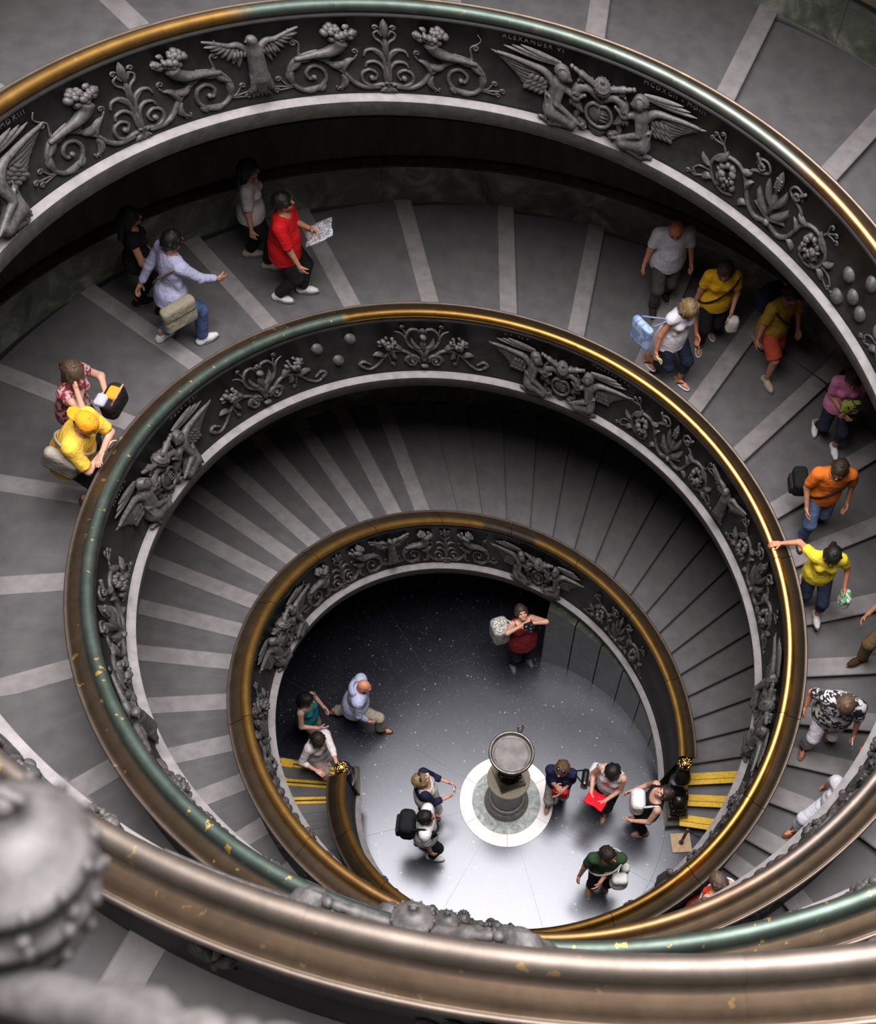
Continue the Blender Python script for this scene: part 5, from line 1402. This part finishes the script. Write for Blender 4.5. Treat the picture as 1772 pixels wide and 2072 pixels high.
# couple at the green rail
p = P_('person in a maroon printed top holding hair back beside the green rail', 'B', 188, 918, (40, 12), .6, ht=1.68, fem=True, feet=STAND, lean=14, skin=FAIR, hair='pony', hairc=(.10, .06, .035), top=dict(mat=MAROONP, sleeve=.35, hem=-.12), bot=dict(c=(.03, .03, .04), len=1.9), hands=((.13, .28, 1.52), (-.10, .40, 1.20)), poles=((.6, .6, -.6), (-.6, .2, -.8)), head=(-20, -8), shoes='dark', shoec=(.03, .03, .03))
prop(p, 'open_handbag', 'open black handbag with an orange lining held by the maroon top', 'bag', bag(p['chest'] + vec(-.02, .42, -.04), (.32, .18, .26), .07), fab((.018, .014, .014)), [('lining', bag(p['chest'] + vec(-.03, .44, .085), (.15, .12, .06), .028), fab((.80, .30, .02))), ('cloth', bag(p['chest'] + vec(.08, .37, .085), (.14, .12, .07), .033), fab((.42, .42, .50))), ('handle', strap_arr([p['chest'] + vec(-.13, .48, .06), p['chest'] + vec(-.09, .53, .17), p['chest'] + vec(.06, .53, .17), p['chest'] + vec(.10, .48, .06)]), fab((.45, .28, .16)))])
p = P_('person in a yellow T-shirt and orange-yellow cap leaning on the green rail', 'B', 186, 1010, (40, 6), .6, ht=1.76, fat=1.18, feet=STAND, lean=24, skin=FAIR, hair='short', hairc=BROWNH, cap=(.86, .33, .02), cap_back=True, top=T_((.85, .53, .07), .85, hem=-.14, ease=.03), bot=dict(c=(.015, .015, .02), len=1.1), hands=((-.02, .38, 1.10), (.04, .40, 1.16)), poles=((.9, .1, -.5), (-.9, .1, -.5)), head=(-10, -8), shoes='sneaker', shoec=(.1, .09, .09), strap=(.33, .28, .24))
prop(p, 'sling_bag', 'flat taupe sling bag across the back of the yellow T-shirt', 'bag', bag(p['pel'] + p['Rt'] @ vec(.225, -.03, .19), (.12, .36, .32), .058, p['Rt']), fab((.36, .31, .27)))

# on the lobby floor
p = P_('person in a dark red tank top aiming a camera upwards beside the marble panels', 'F', 1048, 1332, (14, 34), ht=1.66, fem=True, fat=1.3, feet=((.13, .05, .09), (-.13, .03, .09)), lean=-6, skin=FAIR, hair='short', hairc=BROWNH, top=T_((.20, .018, .022), .0, hem=-.14), bot=dict(c=(.012, .012, .018), len=1.93), hands=((.09, .20, 1.70), (-.07, .20, 1.67)), poles=((.9, .1, -.3), (-.9, .1, -.3)), head=(0, 36), shoes='sneaker', shoec=(.16, .16, .17), curl=(.9, .9))
prop(p, 'photo_camera', 'small black camera held to the face above the dark red tank top', 'camera', bag((p['W'][0] + p['W'][1]) / 2 + vec(.0, .05, .05), (.14, .08, .10), .015), GLOSS, [('lens', (lambda m: (m.tube(np.array([(p['W'][0] + p['W'][1]) / 2 + vec(0, .07, .07), (p['W'][0] + p['W'][1]) / 2 + vec(0, .15, .12)]), .036, 14), m)[1].arrays())(MB()), GLOSS)])
prop(p, 'speckled_bag', 'speckled grey-white shoulder bag behind the dark red tank top', 'bag', bag(p['chest'] + vec(.32, -.06, -.05), (.26, .30, .44), .08), SPECKBAG, [('strap', strap_arr([p['chest'] + vec(.28, -.2, .1), p['S'][0] + vec(.02, 0, .07), p['chest'] + vec(.26, .05, .05)], .016), SPECKBAG)])
p = P_('bald person in a pale blue hooded shirt and beige trousers striding over the lobby', 'F', 724, 1462, (40, 3), ht=1.74, fat=1.08, feet=((.10, .36, .09), (-.10, -.36, .14)), lean=10, skin=RED_, hair='bald', top=T_((.48, .51, .70), 1.85, hem=-.16, ease=.035), bot=dict(c=(.36, .32, .26), len=1.9, flare=.02), hands=((.25, .22, .86), (-.27, -.02, .85)), head=(-10, -12), shoes='flip', shoec=(.05, .04, .035))
s_ = Sdf(p['neck'] - .3, p['neck'] + .3, .014); s_.ell(p['neck'] + p['Rt'] @ vec(0, -.08, .02), (.13, .08, .10), 0); s_.ell(p['neck'] + p['Rt'] @ vec(0, -.03, .08), (.09, .07, .10), 0, op='cut'); V, Q = s_.arrays(); obj('hood', mesh_np('hood', V, Q), fab((.48, .51, .70)), p['root'])
p = P_('person in a teal camisole with long dark hair in the shade of the stairs', 'F', 628, 1488, (30, 14), ht=1.66, fem=True, feet=STEP, lean=5, skin=FAIR, hair='long', hairc=BLACKH, top=T_((.012, .17, .18), .0, hem=-.16), bot=dict(c=(.32, .26, .20), len=1.75), hands=((.16, .34, 1.10), (-.22, .2, .95)), head=(10, 0), shoes='flip', shoec=(.35, .28, .22))
prop(p, 'phone', 'small blue phone in the hand of the teal camisole', 'phone', bag(p['W'][0] + vec(0, .09, .02), (.06, .11, .02), .008), fab((.10, .09, .45)))
pn = np.array(pol(rad('B', 0) + .02, theta('B', 0.0), zt('B', 0) + .10)); P0, rz0 = where('B', 650, 1554, (24, 22), -.3); hl = (rotz(-rz0) @ (pn - P0)) / (1.64 / 1.75); hl = hl - unitv(hl - vec(-.16, 0, 1.4)) * .1
p = P_('person in a white blouse with long dark hair at the brass newel finial', 'B', 650, 1554, (24, 22), -.3, fixed=True, ht=1.64, fem=True, feet=((.10, .10, .09), (-.10, -.10, .09)), lean=8, skin=FAIR, hair='long', hairc=(.03, .018, .013), top=T_((.78, .70, .70), 1.5, hem=-.20, flare=.03, ease=.03), bot=dict(c=(.55, .40, .36), len=.9), hands=((.26, .32, 1.12), tuple(hl)), head=(-20, -14), shoes='flip', shoec=(.7, .68, .66), palm=((0, 0, -1), (0, 0, -1)))
p = P_('person in a navy cardigan over a white wrap with blond hair looking up', 'F', 862, 1646, (40, -4), ht=1.66, fem=True, fat=1.1, feet=STAND, lean=-2, skin=FAIR, hair='bob', hairc=BLOND, glasses=True, top=T_((.70, .66, .63), .0, hem=-.12, neck=.10), jacket=(.015, .017, .045), bot=dict(c=(.60, .55, .50), len=1.9, ease=.03, flare=.03), hands=((.12, .32, 1.06), (-.10, .34, 1.08)), head=(10, 30), shoes='dark', shoec=(.03, .03, .03))
prop(p, 'compact_camera', 'small silver compact camera in the hands of the navy cardigan', 'camera', bag((p['W'][0] + p['W'][1]) / 2 + vec(0, .09, .03), (.10, .03, .06), .01), simple('silver_plastic', (.55, .55, .57), (.4, .4, .42), 9, .3, .6))
p = P_('person in a white T-shirt and black trousers with a black backpack beside the pedestal', 'F', 858, 1720, (40, 4), ht=1.72, feet=((.10, .12, .09), (-.10, -.08, .09)), lean=2, skin=TAN, hair='short', hairc=BLACKH, top=T_((.76, .76, .78), .8, hem=-.10, ease=.03), bot=dict(c=(.012, .012, .016), len=1.9), hands=((.26, .14, .86), (-.26, .14, .86)), head=(5, 14), shoes='sneaker', shoec=(.85, .85, .87), strap=(.015, .015, .015))
prop(p, 'black_backpack', 'bulky black backpack on the white T-shirt', 'bag', bag(p['chest'] + p['Rt'] @ vec(0, -.25, -.08), (.33, .22, .46), .08), fab((.012, .012, .015)), [('pocket', bag(p['chest'] + p['Rt'] @ vec(0, -.37, -.16), (.26, .07, .24), .03), fab((.018, .018, .021))), ('strap', strap_arr([p['chest'] + p['Rt'] @ vec(.12, -.16, .08), p['S'][0] + p['Rt'] @ vec(-.05, 0, .075), p['chest'] + p['Rt'] @ vec(.12, .15, .0), p['chest'] + p['Rt'] @ vec(.16, .02, -.14)], .02), fab((.012, .012, .015)))])
p = P_('person in a navy sweater and pale trousers hugging a red bag by the marble ring', 'F', 1124, 1612, (-6, 40), ht=1.66, fem=True, feet=STEP, lean=6, skin=FAIR, hair='bob', hairc=(.14, .08, .04), glasses=True, top=T_((.016, .018, .06), 1.5, hem=-.08), bot=dict(c=(.50, .45, .40), len=1.9, ease=.025), hands=((.04, .28, 1.32), (-.05, .28, 1.12)), head=(-15, 4), shoes='flip', shoec=(.6, .56, .52), palm=((-1, 0, 0), (1, 0, 0)))
prop(p, 'red_bag', 'red cloth bag held against the navy sweater', 'bag', bag(p['pel'] + vec(-.03, .22, .08), (.22, .10, .24), .04), fab((.62, .015, .02)))
prop(p, 'black_handbag', 'glossy black handbag at the elbow of the navy sweater', 'bag', bag(p['chest'] + vec(-.34, -.02, -.10), (.10, .26, .20), .04), GLOSS, [('strap', strap_arr([p['chest'] + vec(-.34, -.12, 0), p['S'][1] + vec(-.03, 0, .06), p['chest'] + vec(-.33, .10, 0)]), GLOSS)])
p = P_('person with black hair in a white vest and black cropped trousers holding a red folder', 'F', 1222, 1624, (-18, 34), ht=1.74, fem=True, feet=((.10, -.20, .16), (-.09, .14, .09)), lean=5, skin=FAIR, hair='bob', hairc=BLACKH, top=T_((.78, .74, .76), .0, hem=-.12), bot=dict(c=(.015, .014, .016), len=1.45), hands=((.16, .30, 1.06), (-.06, .32, 1.06)), head=(5, -18), shoes='flip', shoec=(.35, .18, .14))
prop(p, 'red_folder', 'bright red folder in the hands of the white vest', 'folder', sheet((p['W'][0] + p['W'][1]) / 2 + vec(0, .06, .02), (1, 0, .1), (0, .8, .45), .28, .30, .018, .012), fab((.78, .012, .03)))
prop(p, 'white_tote', 'crumpled white tote bag at the hip of the white vest', 'bag', bag(p['pel'] + vec(.26, .02, -.02), (.14, .30, .32), .06), fab((.66, .63, .64)), [('strap', strap_arr([p['pel'] + vec(.26, -.08, .12), p['S'][0] + vec(.04, 0, .06), p['pel'] + vec(.26, .10, .12)]), fab((.6, .57, .58)))])
p = P_('person in a black tank top with a white bag looking up beside the dark newel', 'F', 1298, 1674, (-40, -2), ht=1.72, feet=STAND, lean=-6, skin=FAIR, hair='short', hairc=(.04, .025, .018), top=T_((.010, .010, .012), .0, hem=-.10), bot=dict(c=(.018, .014, .014), len=1.8), hands=((.20, .26, 1.02), (-.22, .26, 1.00)), head=(0, 42), shoes='flip', shoec=(.42, .25, .2))
prop(p, 'white_backpack', 'soft white bag worn in front of the black tank top', 'bag', bag(p['chest'] + vec(0, .22, -.10), (.30, .20, .38), .08), fab((.80, .78, .78)), [('strap', strap_arr([p['chest'] + vec(-.13, .16, .06), p['S'][1] + vec(.04, 0, .06), p['chest'] + vec(-.13, -.10, .02)], .016), fab((.75, .73, .73)))])
p = P_('person in a dark green T-shirt with a white jacket over the arm looking aside', 'F', 1207, 1786, (2, 40), ht=1.78, feet=STAND, lean=4, skin=TAN, hair='short', hairc=(.03, .018, .013), top=T_((.032, .062, .030), .65, hem=-.08), bot=dict(c=(.014, .013, .014), len=1.7), hands=((.32, .14, .86), (.06, .26, 1.06)), head=(45, 12), shoes='flip', shoec=(.35, .2, .14), strap=(.55, .58, .55), strap_side=-1)
prop(p, 'white_jacket', 'white jacket draped over the arm of the dark green T-shirt', 'jacket', bag(p['pel'] + vec(-.20, .20, .0), (.22, .16, .34), .06, None, .02), fab((.74, .74, .72)), [('sleeve', bag(p['pel'] + vec(-.28, .06, -.02), (.12, .12, .42), .05), fab((.66, .67, .64)))])
prop(p, 'phone', 'dark phone dangling from the hand of the dark green T-shirt', 'phone', bag(p['W'][0] + vec(.0, .03, -.10), (.02, .06, .11), .008), GLOSS)
